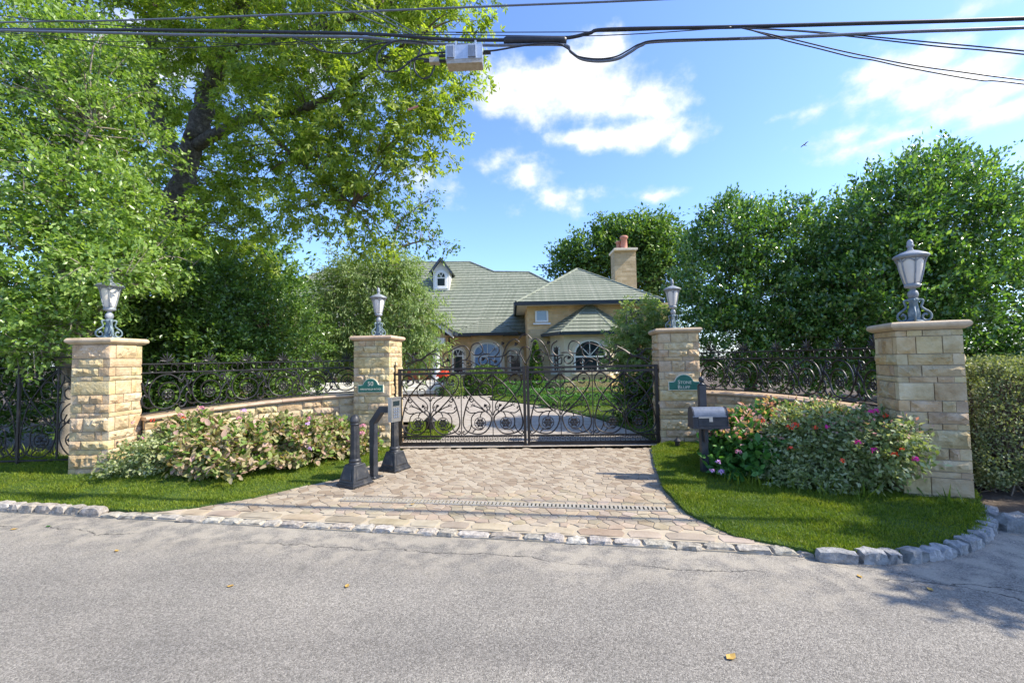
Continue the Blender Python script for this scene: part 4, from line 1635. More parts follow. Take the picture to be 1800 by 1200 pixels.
# mitred square tube
secs = []
for i, p in enumerate(path):
    p = Vector(p)
    if i == 0:
        n_ = Vector((1, 0, 0))
    elif i == 3:
        n_ = Vector((0, 0, -1))
    else:
        d1 = (p - Vector(path[i - 1])).normalized()
        d2 = (Vector(path[i + 1]) - p).normalized()
        bis = (d1 + d2).normalized()
        n_ = Vector((bis.z, 0, -bis.x))
        n_ = n_ / max(.3, n_.dot(Vector((d1.z, 0, -d1.x))))
    secs += [p + n_ * hw + Vector((0, -hw, 0)), p + n_ * hw + Vector((0, hw, 0)), p - n_ * hw + Vector((0, hw, 0)), p - n_ * hw + Vector((0, -hw, 0))]
fs = [(3, 2, 1, 0), (12, 13, 14, 15)]
for i in range(3):
    for j in range(4):
        fs.append((i * 4 + j, i * 4 + (j + 1) % 4, i * 4 + 4 + (j + 1) % 4, i * 4 + 4 + j))
mb.add(secs, fs)
mb.build('bent_post', 'navy_paint', t)
MB().lathe([(.03, 0), (.03, .03), (.012, .036)], 10, (0, 0, 0)).build('lock_knob', 'iron', t).location = (-.06, 0, .45)
kb = MB().box((.375, 0, .90), (.06, .17, .30)).build('keypad_box', 'steel', t)
MB().box((.408, 0, .985), (.006, .11, .06)).build('display', 'window_glass', kb)
for r_ in range(4):
    for c_i in range(3):
        MB().box((.408, -.035 + c_i * .035, .915 - r_ * .035), (.007, .024, .024)).build('key', 'cable_grey', kb)
MB().box((.375, 0, 1.055), (.075, .185, .012)).build('rain_hood', 'steel', kb)

mp_ = gnd(1239, 832, .07)
t = thing('mailbox', 'dark blue mailbox with grey arched top on a square post', 'mailbox', (mp_.x, mp_.y, .07), R_(-4))
t.scale = (.78, .78, 1.0)
MB().box((0, 0, .54), (.105, .105, 1.16)).build('post', 'navy_paint', t)
MB().lathe([(.05, 1.12), (.056, 1.125), (.056, 1.135), (.03, 1.145), (.022, 1.155), (.036, 1.165), (.044, 1.185), (.040, 1.21), (.022, 1.228), (.001, 1.232)], 16).build('ball_finial', 'navy_paint', t, True)
MB().box((0, -.17, .60), (.07, .26, .025)).build('bracket', 'navy_paint', t)
MB().box((0, -.1, .50), (.05, .09, .18)).build('bracket', 'navy_paint', t)
yc, zb = -.17, .625
x0, x1 = -.235, .275


def barrel(xa, xb, g):
    hw_, hh = .115 + g, .13
    prof = [(-hw_, 0 - g), (-hw_, hh)] + [(-hw_ * math.cos(math.pi * j / 12), hh + (hw_) * .9 * math.sin(math.pi * j / 12)) for j in range(1, 12)] + [(hw_, hh), (hw_, -g)]
    k = len(prof)
    mb = MB()
    mb.add([(xa, yc + p[0], zb + p[1]) for p in prof] + [(xb, yc + p[0], zb + p[1]) for p in prof],
           [tuple(range(k))[::-1], tuple(range(k, 2 * k))] + [(i, (i + 1) % k, k + (i + 1) % k, k + i) for i in range(k)])
    return mb


def arch_top(xa, xb, g):
    hw_, hh = .115 + g, .128
    prof = [(-hw_ * math.cos(math.pi * j / 14), hh + hw_ * .9 * math.sin(math.pi * j / 14)) for j in range(15)]
    k = len(prof)
    mb = MB()
    mb.add([(xa, yc + p[0], zb + p[1]) for p in prof] + [(xb, yc + p[0], zb + p[1]) for p in prof], [tuple(range(k))[::-1], tuple(range(k, 2 * k))] + [(i, (i + 1) % k, k + (i + 1) % k, k + i) for i in range(k)])
    return mb


box_ = barrel(x0, x1, 0).build('box_body', 'navy_paint', t)
arch_top(x0 + .004, x1 - .03, .004).build('arched_top', 'cable_grey', box_)
barrel(x0 - .02, x0 - .001, .009).build('door', 'navy_paint', t)
barrel(x1 + .001, x1 + .012, .006).build('rear_rim', 'navy_paint', t)
MB().box((.02, yc, zb - .012), (.56, .27, .022)).build('tray', 'navy_paint', t)
MB().box((.0, yc - .121, zb + .125), (.52, .012, .012)).build('side_bead', 'cable_grey', t)
fl = MB().box((-.09, yc - .128, zb + .115), (.16, .006, .018)).build('flag_arm', 'steel', t)
MB().box((.015, yc - .1285, zb + .092), (.055, .007, .06)).build('flag_blade', 'steel', fl)
MB().box((.03, yc - .119, zb + .05), (.40, .007, .07)).build('side_panel', 'navy_paint', t)


def path_light(label, loc, s):
    t = thing('path_light', label, 'garden light', loc)
    MB().lathe([(.012 * s, 0), (.012 * s, .09 * s)], 8).build('stake', 'iron', t)
    MB().lathe([(.055 * s, .06 * s), (.06 * s, .07 * s), (.06 * s, .16 * s), (.05 * s, .165 * s)], 8).build('lantern', 'iron', t)
    MB().lathe([(.085 * s, .16 * s), (.08 * s, .172 * s), (.05 * s, .20 * s), (.02 * s, .225 * s), (.012 * s, .25 * s), (.002 * s, .30 * s)], 10).build('pointed_cap', 'iron', t)
    return t


p = gnd(1189, 787, .05)
path_light('small black pointed garden light at the foot of the mailbox pillar', (p.x, p.y - .05, .06), .7)
path_light('black garden light on the grass patch behind the left gate leaf', (-1.75, 8.9, .05), 1.6)

# ------------------------------------------------------------------ the house
H = thing('house', 'tan stone house with pale green tiled hip roofs behind the gate', 'house', (0, 20, 0))
TILE_N = 0


def roof_plane(poly, step=.30, lip=.028, name='roof_slope'):
    """planar roof slope: dark deck with overlapping tile courses laid on it"""
    P = [Vector(p) for p in poly]
    n = Vector((0, 0, 0))
    for i in range(len(P)):
        n += (P[i] - P[0]).cross(P[(i + 1) % len(P)] - P[0])
    n.normalize()
    if n.z < 0:
        n = -n
    u = Vector((-n.y, n.x, 0)).normalized()
    v = n.cross(u)
    if v.z < 0:
        v = -v
    o = P[0]
    p2 = [((p - o).dot(u), (p - o).dot(v)) for p in P]
    deck = MB().slab([p - n * .06 for p in P], n, .05).build(name, 'roof_deck', H, world=True)
    v0, v1 = min(q[1] for q in p2), max(q[1] for q in p2)
    a = v0
    while a < v1 - .02:
        b = min(a + step, v1)
        c = clip_half(p2, (0, -1), -a)
        c = clip_half(c, (0, 1), b + .02) if len(c) > 2 else c
        if len(c) >= 3:
            lo = [o + u * x + v * y for x, y in c]
            hi = [q + n * (lip * (1 - (y - a) / (b + .02 - a)) + .006) for q, (x, y) in zip(lo, c)]
            k = len(c)
            mb = MB()
            mb.add(lo + hi, [tuple(range(k)), tuple(range(k, 2 * k))] + [(i, (i + 1) % k, k + (i + 1) % k, k + i) for i in range(k)])
            L0 = Vector(H['_loc'])
            cen = sum(lo, Vector()) / k
            mb.v = [tuple(Vector(q) - cen) for q in mb.v]
            mb.build('tile_course', 'roof_tile', deck, loc=tuple(cen - L0))
        a = b
    return deck


def hip_cap(a, b, r=.075):
    MB().tube([a, b], r, 6).build('hip_ridge', 'roof_tile', H, world=True)


def wall_box(name, x0, x1, y0, y1, z0, z1, mat='house_stone'):
    MB().box(((x0 + x1) / 2, (y0 + y1) / 2, (z0 + z1) / 2), (x1 - x0, y1 - y0, z1 - z0)).build(name, mat, H, world=True)


class Face:
    def __init__(self, o, ang):
        self.o = Vector(o)
        self.ex = Vector((math.cos(ang), math.sin(ang), 0))
        self.n = Vector((math.sin(ang), -math.cos(ang), 0))

    def p(self, u, z, out=0.0):
        return self.o + self.ex * u + Vector((0, 0, z)) + self.n * out


def arch_profile(w_, z0, zs, rise, seg=12):
    pts = [(-w_ / 2, z0), (w_ / 2, z0), (w_ / 2, zs)]
    for j in range(1, seg):
        a = math.pi * j / seg
        pts.append((w_ / 2 * math.cos(a), zs + rise * math.sin(a)))
    pts.append((-w_ / 2, zs))
    return pts


def ring(face, outer, inner, o0, o1):
    mb = MB()
    k = len(outer)
    vs = [face.p(u, z, o0) for u, z in outer] + [face.p(u, z, o0) for u, z in inner] + [face.p(u, z, o1) for u, z in outer] + [face.p(u, z, o1) for u, z in inner]
    fs = []
    for i in range(k):
        j = (i + 1) % k
        fs += [(2 * k + i, 2 * k + j, 3 * k + j, 3 * k + i), (i, j, 2 * k + j, 2 * k + i), (k + j, k + i, 3 * k + i, 3 * k + j)]
    return mb.add(vs, fs)


def window(face, u0, w_, z0, zs, rise, glass='window_glass', mull=(), trans=None, rays=0, surround='housestone_trim', sw=.16, fr='cream_trim'):
    f2 = Face(face.p(u0, 0), math.atan2(face.ex.y, face.ex.x))
    out = arch_profile(w_, z0, zs, rise)
    inn = arch_profile(w_ - .16, z0 + .08, zs, max(.02, rise - .08)) if rise else None
    wroot = ring(f2, out, inn, .004, .06).build('window', fr, H, world=True)
    k = len(out)
    MB().slab([f2.p(u, z, .012) for u, z in inn], f2.n, .008).build('pane', glass, wroot, world=False) if False else None
    pm = MB().slab([f2.p(u, z, .006) for u, z in inn], f2.n, .012)
    pm.v = [tuple(Vector(q) - Vector(H['_loc'])) for q in pm.v]
    pm.build('pane', glass, wroot)

    def bar_(ua, za, ub, zb_, wd=.045):
        d = Vector((ub - ua, zb_ - za))
        ln = d.length
        d = d / ln
        q = Vector((-d.y, d.x)) * wd / 2
        poly = [(ua + q.x, za + q.y), (ub + q.x, zb_ + q.y), (ub - q.x, zb_ - q.y), (ua - q.x, za - q.y)]
        b = MB().slab([f2.p(a, c, .0185) for a, c in poly], f2.n, .03)
        b.v = [tuple(Vector(x) - Vector(H['_loc'])) for x in b.v]
        b.build('mullion', fr, wroot)
    for mu in mull:
        bar_(mu, z0 + .06, mu, trans if trans else zs + rise * .6)
    if trans:
        bar_(-w_ / 2 + .06, trans, w_ / 2 - .06, trans, .07)
    for r_ in range(rays):
        a = math.pi * (r_ + 1) / (rays + 1)
        bar_(.0, trans + .04, (w_ / 2 - .08) * math.cos(a), max(trans + .08, zs + (rise - .06) * math.sin(a)), .035)
    if surround:
        big = arch_profile(w_ + 2 * sw, z0 - .04, zs, rise + sw)
        s_ = ring(f2, big, out, .002, .045)
        s_.v = [tuple(Vector(x) - Vector(H['_loc'])) for x in s_.v]
        s_.build('surround', surround, wroot)
    sl = MB().slab([f2.p(a, b, .003) for a, b in ((-w_ / 2 - .1, z0 - .12), (w_ / 2 + .1, z0 - .12), (w_ / 2 + .1, z0 - .045), (-w_ / 2 - .1, z0 - .045))], f2.n, .1)
    sl.v = [tuple(Vector(x) - Vector(H['_loc'])) for x in sl.v]
    sl.build('sill', surround or fr, wroot)


def gutter(a, b, h=.16, d=.12, mat='slate_blue'):
    a, b = Vector(a), Vector(b)
    e = (b - a).normalized()
    n = Vector((e.y, -e.x, 0))
    mb = MB()
    vs = [a, b, b + n * d, a + n * d, a - Vector((0, 0, h)), b - Vector((0, 0, h)), b + n * d * .6 - Vector((0, 0, h)), a + n * d * .6 - Vector((0, 0, h))]
    mb.add(vs, [(0, 1, 2, 3), (7, 6, 5, 4), (3, 2, 6, 7), (0, 4, 5, 1), (0, 3, 7, 4), (1, 5, 6, 2)])
    mb.build('gutter', mat, H, world=True)


# right wing with pyramid roof
wall_box('wall', .75, 7.6, 20, 27, 0, 4.12)
RW = [Vector((.22, 19.4, 4.2)), Vector((7.0, 19.4, 4.2)), Vector((7.0, 27.4, 4.2)), Vector((.22, 27.4, 4.2))]
AP = Vector((3.72, 23.3, 6.52))
for a, b in ((0, 1), (1, 2), (3, 0), (2, 3)):
    roof_plane([RW[a], RW[b], AP])
for c in RW:
    hip_cap(c, AP)
MB().box((3.61, 23.4, 4.10), (6.7, 7.9, .05)).build('soffit', 'cream_trim', H, world=True)
gutter(RW[0], RW[1])
gutter(RW[3], RW[0])
gutter(RW[1], RW[2])
fR = Face((0, 20, 0), 0)
f_small = Face((0, 20, 0), 0)
wx_ = at(952, 555, 20).x
window(fR, wx_, .62, at(0, 567, 20).z * 0 + at(952, 566, 20).z, at(952, 547, 20).z, .03, 'sky_glass', surround=None, fr='white_paint')
wx2 = at(1103, 555, 20).x + .3
window(fR, wx2, .7, at(1103, 566, 20).z, at(1103, 547, 20).z, .03, 'window_glass', surround=None, fr='white_paint')
# lower quoin of rough stone where the wing meets the bay
wall_box('stone_pier', .78, 1.75, 19.93, 19.995, 0, 2.95, 'chimney_stone')

# turret bay
ez_ = 2.72
E5 = [Vector((1.42, 20.0, ez_)), Vector((2.15, 18.55, ez_)), Vector((4.55, 18.55, ez_)), Vector((5.85, 20.0, ez_))]
BAP = Vector((3.72, 19.98, 4.12))
for a, b in ((0, 1), (1, 2), (2, 3)):
    roof_plane([E5[a], E5[b], BAP], .24, .035)
    gutter(E5[a], E5[b], .13, .1)
for c in E5:
    hip_cap(c, BAP, .055)
bw_ = [(1.78, 20.0), (2.34, 18.92), (4.38, 18.92), (5.45, 20.0)]
MB().prism(bw_ + [(5.45, 20.3), (1.78, 20.3)], .0, ez_ - .06).build('bay_wall', 'bay_stone', H, world=True)
MB().prism([(1.70, 20.0), (2.30, 18.86), (4.42, 18.86), (5.53, 20.0), (5.45, 20.3), (1.78, 20.3)], 0, .75).build('bay_plinth', 'house_stone', H, world=True)
MB().prism([(1.7, 20.02), (2.29, 18.84), (4.43, 18.84), (5.54, 20.02)], ez_ - .13, ez_ - .065).build('bay_cornice', 'housestone_trim', H, world=True)
fB = Face((3.36, 18.92, 0), 0)
window(fB, .12, 1.45, .95, 1.72, .66, 'window_glass', mull=(-.33, .33), trans=1.62, rays=3, fr='cream_trim', sw=.12)
ang = math.atan2(18.92 - 20.0, 2.34 - 1.78)
fBl = Face((2.06, 19.46, 0), ang)
window(fBl, 0, .58, .95, 2.05, .03, 'window_glass', mull=(0,), trans=1.7, surround=None)
fBr = Face((4.915, 19.46, 0), math.atan2(20.0 - 18.92, 5.45 - 4.38))
window(fBr, 0, .7, .95, 1.9, .2, 'window_glass', mull=(0,), surround=None)

# main block behind, with its long front roof slope
def rp(px, py):
    """where the sight line meets the main roof slope z = 3 + .9 (y - 23)"""
    d = ray(px, py)
    t_ = (3.0 + .9 * (0 - 23) - CAM.z) / (d.z - .9 * d.y)
    return CAM + d * t_


main = [rp(420, 588), Vector((1.2, 23.0, 3.0)), rp(985, 507), rp(962, 495), rp(930, 479), rp(868, 478), rp(826, 461), rp(660, 462), rp(580, 474), rp(505, 496)]
main[0].z = 3.0
main[0].y = 23.0
roof_plane(main, .31, .032, 'main_roof')
for a, b in zip(main[2:], main[3:]):
    hip_cap(a, b, .09)
wall_box('main_wall', main[0].x + .6, .75, 23.45, 30, 0, 2.95)
# back slope closes the ridge
roof_plane([main[6], main[7], Vector((main[7].x, 35, 3.0)), Vector((main[6].x, 35, 3.0))], .6)
roof_plane([main[4], main[5], Vector((main[5].x, 35, 3.0)), Vector((main[4].x, 35, 3.0))], .6)
gutter(Vector((-4.2, 23, 3.0)), Vector((.75, 23, 3.0)), .17, .12)
# shallow front bay with three arched windows under a small hip
by, bz = 22.75, 2.86
MB().prism([(-3.25, 23.5), (-3.25, 22.95), (-2.2, 22.95), (-2.2, by), (-.5, by), (-.5, 22.95), (.76, 22.95), (.76, 23.5)], 0, bz).build('front_bay_wall', 'house_stone', H, world=True)
hp = rp(857, 559)
hl_, hr_ = Vector((-3.1, 22.3, 2.98)), Vector((.35, 22.3, 2.98))
hbl, hbr = rp(812, 577), rp(908, 577)
roof_plane([hl_, hr_, hp], .24, .035)
roof_plane([hr_, Vector((.5, 23.0, 3.0)), hp], .24, .035)
roof_plane([Vector((-3.3, 23.0, 3.0)), hl_, hp], .24, .035)
gutter(hl_, hr_, .13, .1)
fM = Face((0, 22.95, 0), 0)
fM2 = Face((0, by, 0), 0)
window(fM2, at(857, 620, by).x, 1.5, .85, 1.95, .55, 'door_glass', mull=(-.38, .38), trans=1.75, rays=3)
window(fM, at(805, 620, 22.95).x, .62, .85, 2.0, .22, 'window_glass', trans=1.8, rays=2, sw=.12)
window(fM, at(906, 620, 22.95).x, .66, .85, 2.0, .22, 'window_glass', trans=1.8, rays=2, sw=.12)
# downpipe
MB().tube([(-3.42, 22.9, .1), (-3.42, 22.9, 2.8)], .05, 8).build('downpipe', 'slate_blue', H, world=True)

# entrance gable with column, steps and red door
gy = 21.2
gA, gR, gL = at(690, 505, gy), at(797, 584, gy), at(560, 600, gy)
gL.z = gR.z
th_ = Vector((0, 0, .28))
for e in (gR, gL):
    mb = MB()
    o_ = Vector((0, -.12, 0))
    mb.add([gA + o_, e + o_, e + o_ - th_, gA + o_ - th_ * 1.15, gA - o_, e - o_, e - o_ - th_, gA - o_ - th_ * 1.15], [(0, 1, 2, 3), (7, 6, 5, 4), (0, 4, 5, 1), (1, 5, 6, 2), (2, 6, 7, 3), (3, 7, 4, 0)])
    mb.build('barge_board', 'cream_trim', H, world=True)
    back = Vector((0, 6, 0))
    roof_plane([gA + Vector((0, -.2, .05)), e + Vector((0, -.2, .05)), e + back * .5, gA + back], .28, .035)
gutter(gR + Vector((0, -.25, .05)), gR + Vector((0, 2, .05)), .2, .14)
MB().slab([gA + Vector((0, .15, -.3)), gR + Vector((-.3, .15, -.25)), gL + Vector((.3, .15, -.25))], (0, 1, 0), .1).build('gable_wall', 'house_stone', H, world=True)
MB().box(((gR.x + gL.x) / 2 - .2, gy + .2, gR.z - .42), (gR.x - gL.x - .5, .35, .3)).build('entablature', 'cream_trim', H, world=True)
for px in (766, 700 - 60):
    c = at(px, 640, gy)
    MB().lathe([(.24, .55), (.24, .63), (.19, .66), (.18, .7), (.155, 2.25), (.19, 2.3), (.22, 2.36), (.22, 2.5)], 16, (c.x, gy + .2, 0)).build('column', 'white_paint', H, True, world=True)
for k, (d_, z_) in enumerate(((1.5, .18), (1.15, .36), (.8, .54))):
    MB().box(((gR.x + gL.x) / 2, gy + .6 - d_ / 2 + .2, z_ - .09), (gR.x - gL.x - .2 + (2 - k) * .35, d_ + .9, .178)).build('step', 'cream_trim', H, world=True)
wall_box('porch_wall', gL.x - 1.5, -3.3, 22.9, 23.4, 0, 3.0)
dx = at(733, 650, 22.8).x
dr = MB().box((dx, 22.85, 1.55), (1.5, .08, 2.05)).build('door', 'red_door', H, world=True)
for q in (-.36, .36):
    b = MB().box((dx + q, 22.80 - 20, 1.72), (.42, .02, 1.3))
    b.build('glass', 'door_glass', dr)
ring(Face((dx, 22.86, 0), 0), arch_profile(1.9, .55, 2.3, .35), arch_profile(1.52, .56, 2.25, .25), 0, .12).build('door_frame', 'cream_trim', H, world=True)
# left wing wall glimpsed through the trees
wall_box('left_wing_wall', main[0].x, gL.x - 1.0, 21.9, 23.4, 0, 2.9)
fW = Face((0, 21.9, 0), 0)
for px in (585, 520, 450):
    window(fW, at(px, 640, 21.9).x, .9, .9, 2.1, .3, 'window_glass', mull=(0,), trans=1.8)

# dormer on the main slope
d0 = rp(776, 511)
dw, dy = .86, d0.y - .05
zb_, zt_ = d0.z, d0.z + 1.25
dm = MB()
MB().box((d0.x, dy + 1.1, (zb_ + zt_) / 2), (dw * 1.16, 2.2, zt_ - zb_)).build('dormer_wall', 'cream_trim', H, world=True)
MB().slab([(d0.x - dw * .58, dy - .001, zt_ - .002), (d0.x + dw * .58, dy - .001, zt_ - .002), (d0.x, dy - .001, zt_ + .66)], (0, 1, 0), .3).build('dormer_gable', 'cream_trim', H, world=True)
window(Face((d0.x, dy, 0), 0), 0, .62, zb_ + .22, zb_ + .92, .28, 'window_glass', trans=zb_ + .8, rays=2, surround='white_paint', sw=.08)
for sg in (-1, 1):
    a = Vector((d0.x, dy - .25, zt_ + .80))
    e = Vector((d0.x + sg * dw * .82, dy - .25, zt_ - .12))
    roof_plane([a, e, e + Vector((0, 1.6, 0)), a + Vector((0, 2.4, 0))], .22, .03)
    mb = MB()
    mb.add([a, e, e - Vector((0, 0, .14)), a - Vector((0, 0, .16)), a + Vector((0, .06, 0)), e + Vector((0, .06, 0)), e + Vector((0, .06, -.14)), a + Vector((0, .06, -.16))], [(0, 1, 2, 3), (7, 6, 5, 4), (0, 4, 5, 1), (1, 5, 6, 2), (2, 6, 7, 3), (3, 7, 4, 0)])
    mb.v = [(x, y - .03, z - .03) for x, y, z in mb.v]
    mb.build('barge_board', 'slate_blue', H, world=True)

# chimney
ch = at(1098, 437, 25)
MB().box((ch.x, 25.4, 5.9), (1.28, .95, ch.z * 2 - 11.8 - .16)).build('chimney', 'chimney_stone', H, world=True)
MB().lathe([(.68, 0), (.70, .04), (.70, .14), (.6, .17)], square=True, c=(ch.x, 25.4, ch.z - .17)).build('chimney_cap', 'housestone_trim', H, world=True)
for dx_, h_, r_ in ((.05, .85, .22), (-.2, .62, .17)):
    MB().lathe([(r_ * .95, 0), (r_, .06), (r_ * .9, .12), (r_ * .82, h_ * .8), (r_ * 1.1, h_ * .84), (r_ * 1.12, h_ * .92), (r_ * .9, h_)], 14, (ch.x + dx_, 25.3 if dx_ > 0 else 25.6, ch.z - .01)).build('chimney_pot', 'terracotta', H, True, world=True)

# ------------------------------------------------------------------ trees
tree('maple_tree', 'big silver maple with forked grey trunk and star-shaped leaves', 'tree', (-8.2, 10.3, 0),
     [([(-8.25, 10.3, -.1), (-8.2, 10.3, 2.5), tuple(at(305, 400, 10.3)), tuple(at(325, 300, 10.2)), tuple(at(345, 235, 10.1))], .33, .21),
      ([tuple(at(345, 245, 10.1)), tuple(at(365, 170, 10.0)), tuple(at(395, 90, 9.8)), tuple(at(440, -20, 9.6)), tuple(at(480, -130, 9.5))], .24, .08),
      ([tuple(at(345, 255, 10.1)), tuple(at(400, 225, 9.7)), tuple(at(450, 205, 9.3)), tuple(at(540, 190, 8.9)), tuple(at(640, 130, 8.5)), tuple(at(740, 60, 8.3))], .15, .04),
      ([tuple(at(330, 300, 10.2)), tuple(at(290, 240, 10.4)), tuple(at(262, 150, 10.5)), tuple(at(268, 30, 10.4)), tuple(at(270, -100, 10.4))], .20, .10),
      ([tuple(at(450, 205, 9.3)), tuple(at(500, 260, 9.0)), tuple(at(560, 310, 8.8)), tuple(at(620, 360, 8.7))], .07, .02),
      ([tuple(at(395, 90, 9.8)), tuple(at(520, 60, 9.1)), tuple(at(650, 20, 8.6)), tuple(at(760, -30, 8.4))], .10, .03)],
     [pblob(640, 60, 8.7, 150, 85, 1.2), pblob(760, 50, 8.3, 85, 90, .8), pblob(775, 150, 8.3, 60, 70, .6), pblob(690, 170, 8.3, 120, 90, .9),
      pblob(730, 250, 8.3, 62, 52, .6), pblob(620, 260, 8.4, 100, 80, .9), pblob(560, 180, 8.7, 90, 100, .9), pblob(610, 345, 8.6, 85, 62, .7),
      pblob(540, 340, 8.9, 80, 55, .7), pblob(640, 405, 8.7, 48, 28, .5), pblob(470, 90, 9.1, 120, 90, 1.0), pblob(470, 240, 9.1, 70, 70, .8),
      pblob(450, 340, 9.5, 75, 60, .7), pblob(380, 60, 9.7, 120, 70, 1.0), pblob(220, 40, 10.1, 150, 80, 1.1), pblob(400, 430, 9.9, 85, 55, .7),
      pblob(520, -90, 9.1, 330, 110, 2.0), pblob(340, -60, 10.3, 220, 120, 1.6), pblob(700, -60, 8.5, 150, 80, 1.0), pblob(200, 180, 10.7, 120, 70, .8),
      pblob(330, 150, 10.7, 100, 80, .7), pblob(420, 160, 10.3, 80, 60, .6), pblob(290, 330, 11.0, 110, 80, .6), pblob(230, 260, 10.9, 100, 80, .6), pblob(400, 300, 10.9, 80, 90, .5), pblob(350, 440, 10.6, 90, 70, .6)],
     'maple_leaf', MAPLE, 0.14, 1950, 21, .40, 101, n_br=260, br=.022, droop=.55, up=-.12, shell=.5, lumps=.16)

tree('dogwood_tree', 'bright leafy dogwood overhanging the fence and the pillar at its foot', 'tree', (-7.3, 6.9, .1),
     [([(-7.3, 6.9, 0), (-7.25, 6.9, 1.2), (-7.3, 6.85, 2.4), (-7.5, 6.9, 3.6)], .11, .06),
      ([(-7.25, 6.9, 1.2), (-6.7, 6.7, 2.2), (-6.1, 6.6, 3.0)], .06, .02),
      ([(-7.3, 6.9, 1.6), (-8.0, 6.7, 2.6), (-8.3, 6.7, 3.8)], .06, .02),
      ([(-7.4, 6.9, 3.2), (-7.3, 6.8, 4.6), (-7.0, 6.9, 5.6)], .06, .02)],
     [pblob(60, 180, 7.0, 120, 85, .9), pblob(160, 120, 7.4, 110, 70, .9), pblob(70, 330, 6.6, 130, 90, .9), pblob(200, 250, 7.2, 95, 75, .8),
      pblob(190, 390, 6.8, 110, 75, .8), pblob(60, 470, 6.3, 110, 80, .7), pblob(160, 490, 6.5, 95, 55, .6), pblob(60, 580, 6.1, 85, 55, .5),
      pblob(270, 450, 7.2, 75, 55, .6), pblob(-60, 300, 6.8, 120, 200, 1.0), pblob(20, 80, 7.4, 140, 70, .9), pblob(120, 555, 6.2, 65, 40, .4), pblob(-40, 540, 6.3, 100, 80, .7),
      pblob(205, 470, 6.5, 60, 30, .35), pblob(150, 475, 5.7, 45, 22, .22), pblob(222, 470, 5.55, 30, 9, .12), pblob(45, 610, 5.9, 60, 28, .3)],
     'dogwood_leaf', DIAMOND, .085, 2300, 26, .30, 102, n_br=220, br=.014, bark='pale_bark', droop=.1, up=.1, shell=.5, flatten=.3, lumps=.14)

tree('evergreen_shrub', 'dark glossy evergreen shrub behind the long railing', 'shrub', (-6.7, 9.3, 0),
     [([(-6.7, 9.3, 0), (-6.7, 9.3, 1.0), (-6.6, 9.3, 2.0)], .08, .03)],
     [pblob(300, 560, 9.0, 75, 90, .9), pblob(385, 560, 9.2, 75, 90, .9), pblob(350, 640, 8.9, 110, 60, .8), pblob(330, 490, 9.3, 60, 50, .7), pblob(280, 660, 8.6, 60, 70, .6)],
     'laurel_leaf', DIAMOND, .085, 1150, 24, .28, 103, n_br=60, droop=.0, up=.2)
tree('evergreen_shrub', 'rounded dark evergreen shrub between the railing and the house', 'shrub', (-5.9, 10.2, 0),
     [([(-5.9, 10.2, 0), (-5.9, 10.2, 1.0), (-5.8, 10.2, 2.0)], .08, .03)],
     [pblob(450, 560, 10.0, 80, 75, .9), pblob(520, 590, 10.2, 55, 60, .7), pblob(450, 650, 9.8, 110, 55, .8), pblob(430, 500, 10.2, 45, 40, .6)],
     'laurel_leaf', DIAMOND, .08, 1000, 22, .26, 104, n_br=60, droop=.0, up=.2)
for i, (x, y, sc, sd, lab) in enumerate(((-8.2, 8.3, 1.0, 131, 'dark laurel filling the gap behind the shaded fence'), (-10.2, 8.0, 1.1, 132, 'dark laurel behind the shaded fence, farther from the pillar'), (-6.6, 8.6, .95, 133, 'dark laurel between the shaded fence and the long railing'))):
    tree('laurel_shrub', lab, 'shrub', (x, y, 0), [([(x, y, 0), (x, y, 1.0), (x, y, 2.0)], .07, .03)],
         [(np.array((x, y, 1.0)), np.array((1.0, .6, 1.0)) * sc), (np.array((x + .2, y, 2.0)), np.array((.9, .6, .8)) * sc), (np.array((x - .3, y, 2.9)), np.array((.8, .5, .7)) * sc)],
         'laurel_leaf', DIAMOND, .09, 800, 22, .26, sd, n_br=60, droop=0, up=.2)
tree('willow_tree', 'soft olive green weeping tree behind the numbered pillar', 'tree', (-3.8, 12.2, 0),
     [([(-3.8, 12.2, 0), (-3.8, 12.2, 1.4), (-3.75, 12.2, 2.6), (-3.7, 12.2, 3.6)], .10, .03),
      ([(-3.8, 12.2, 1.4), (-4.4, 12.0, 2.4), (-4.9, 11.9, 3.0)], .05, .02), ([(-3.78, 12.2, 1.8), (-3.0, 12.0, 2.7), (-2.6, 11.9, 3.0)], .05, .02)],
     [pblob(660, 510, 12, 85, 55, .9), pblob(600, 560, 12, 60, 70, .8), pblob(720, 560, 11.8, 62, 55, .7), pblob(660, 600, 11.8, 90, 60, .8), pblob(620, 480, 12.2, 50, 40, .6),
      pblob(700, 480, 12.2, 45, 40, .6), pblob(740, 615, 11.6, 42, 40, .5), pblob(580, 620, 12, 45, 50, .6), pblob(690, 455, 12.2, 30, 25, .4)],
     'willow_leaf', SLIM, .13, 1500, 24, .36, 105, n_br=140, br=.012, bark='pale_bark', droop=.8, up=-.3, shell=.4, wo=.5)
tree('birch_tree', 'thin sparse tree with slender arching branches rising above the roof', 'tree', (-3.9, 14.5, 0),
     [([(-3.9, 14.5, 0), (-3.9, 14.5, 2.5), tuple(at(690, 450, 14.5)), tuple(at(692, 425, 14.5))], .09, .06),
      ([tuple(at(690, 455, 14.5)), tuple(at(705, 435, 14.5)), tuple(at(735, 425, 14.4)), tuple(at(765, 422, 14.4))], .05, .015),
      ([tuple(at(692, 430, 14.5)), tuple(at(700, 395, 14.5)), tuple(at(725, 370, 14.5)), tuple(at(755, 350, 14.5))], .05, .012)],
     [pblob(745, 415, 14.4, 38, 22, .5), pblob(730, 380, 14.5, 40, 28, .5), pblob(750, 355, 14.5, 30, 15, .4), pblob(780, 440, 14.4, 18, 15, .3), pblob(700, 400, 14.6, 35, 40, .5)],
     'far_leaf', DIAMOND, .13, 150, 11, .30, 106, n_br=60, br=.012, bark='pale_bark', droop=.3)

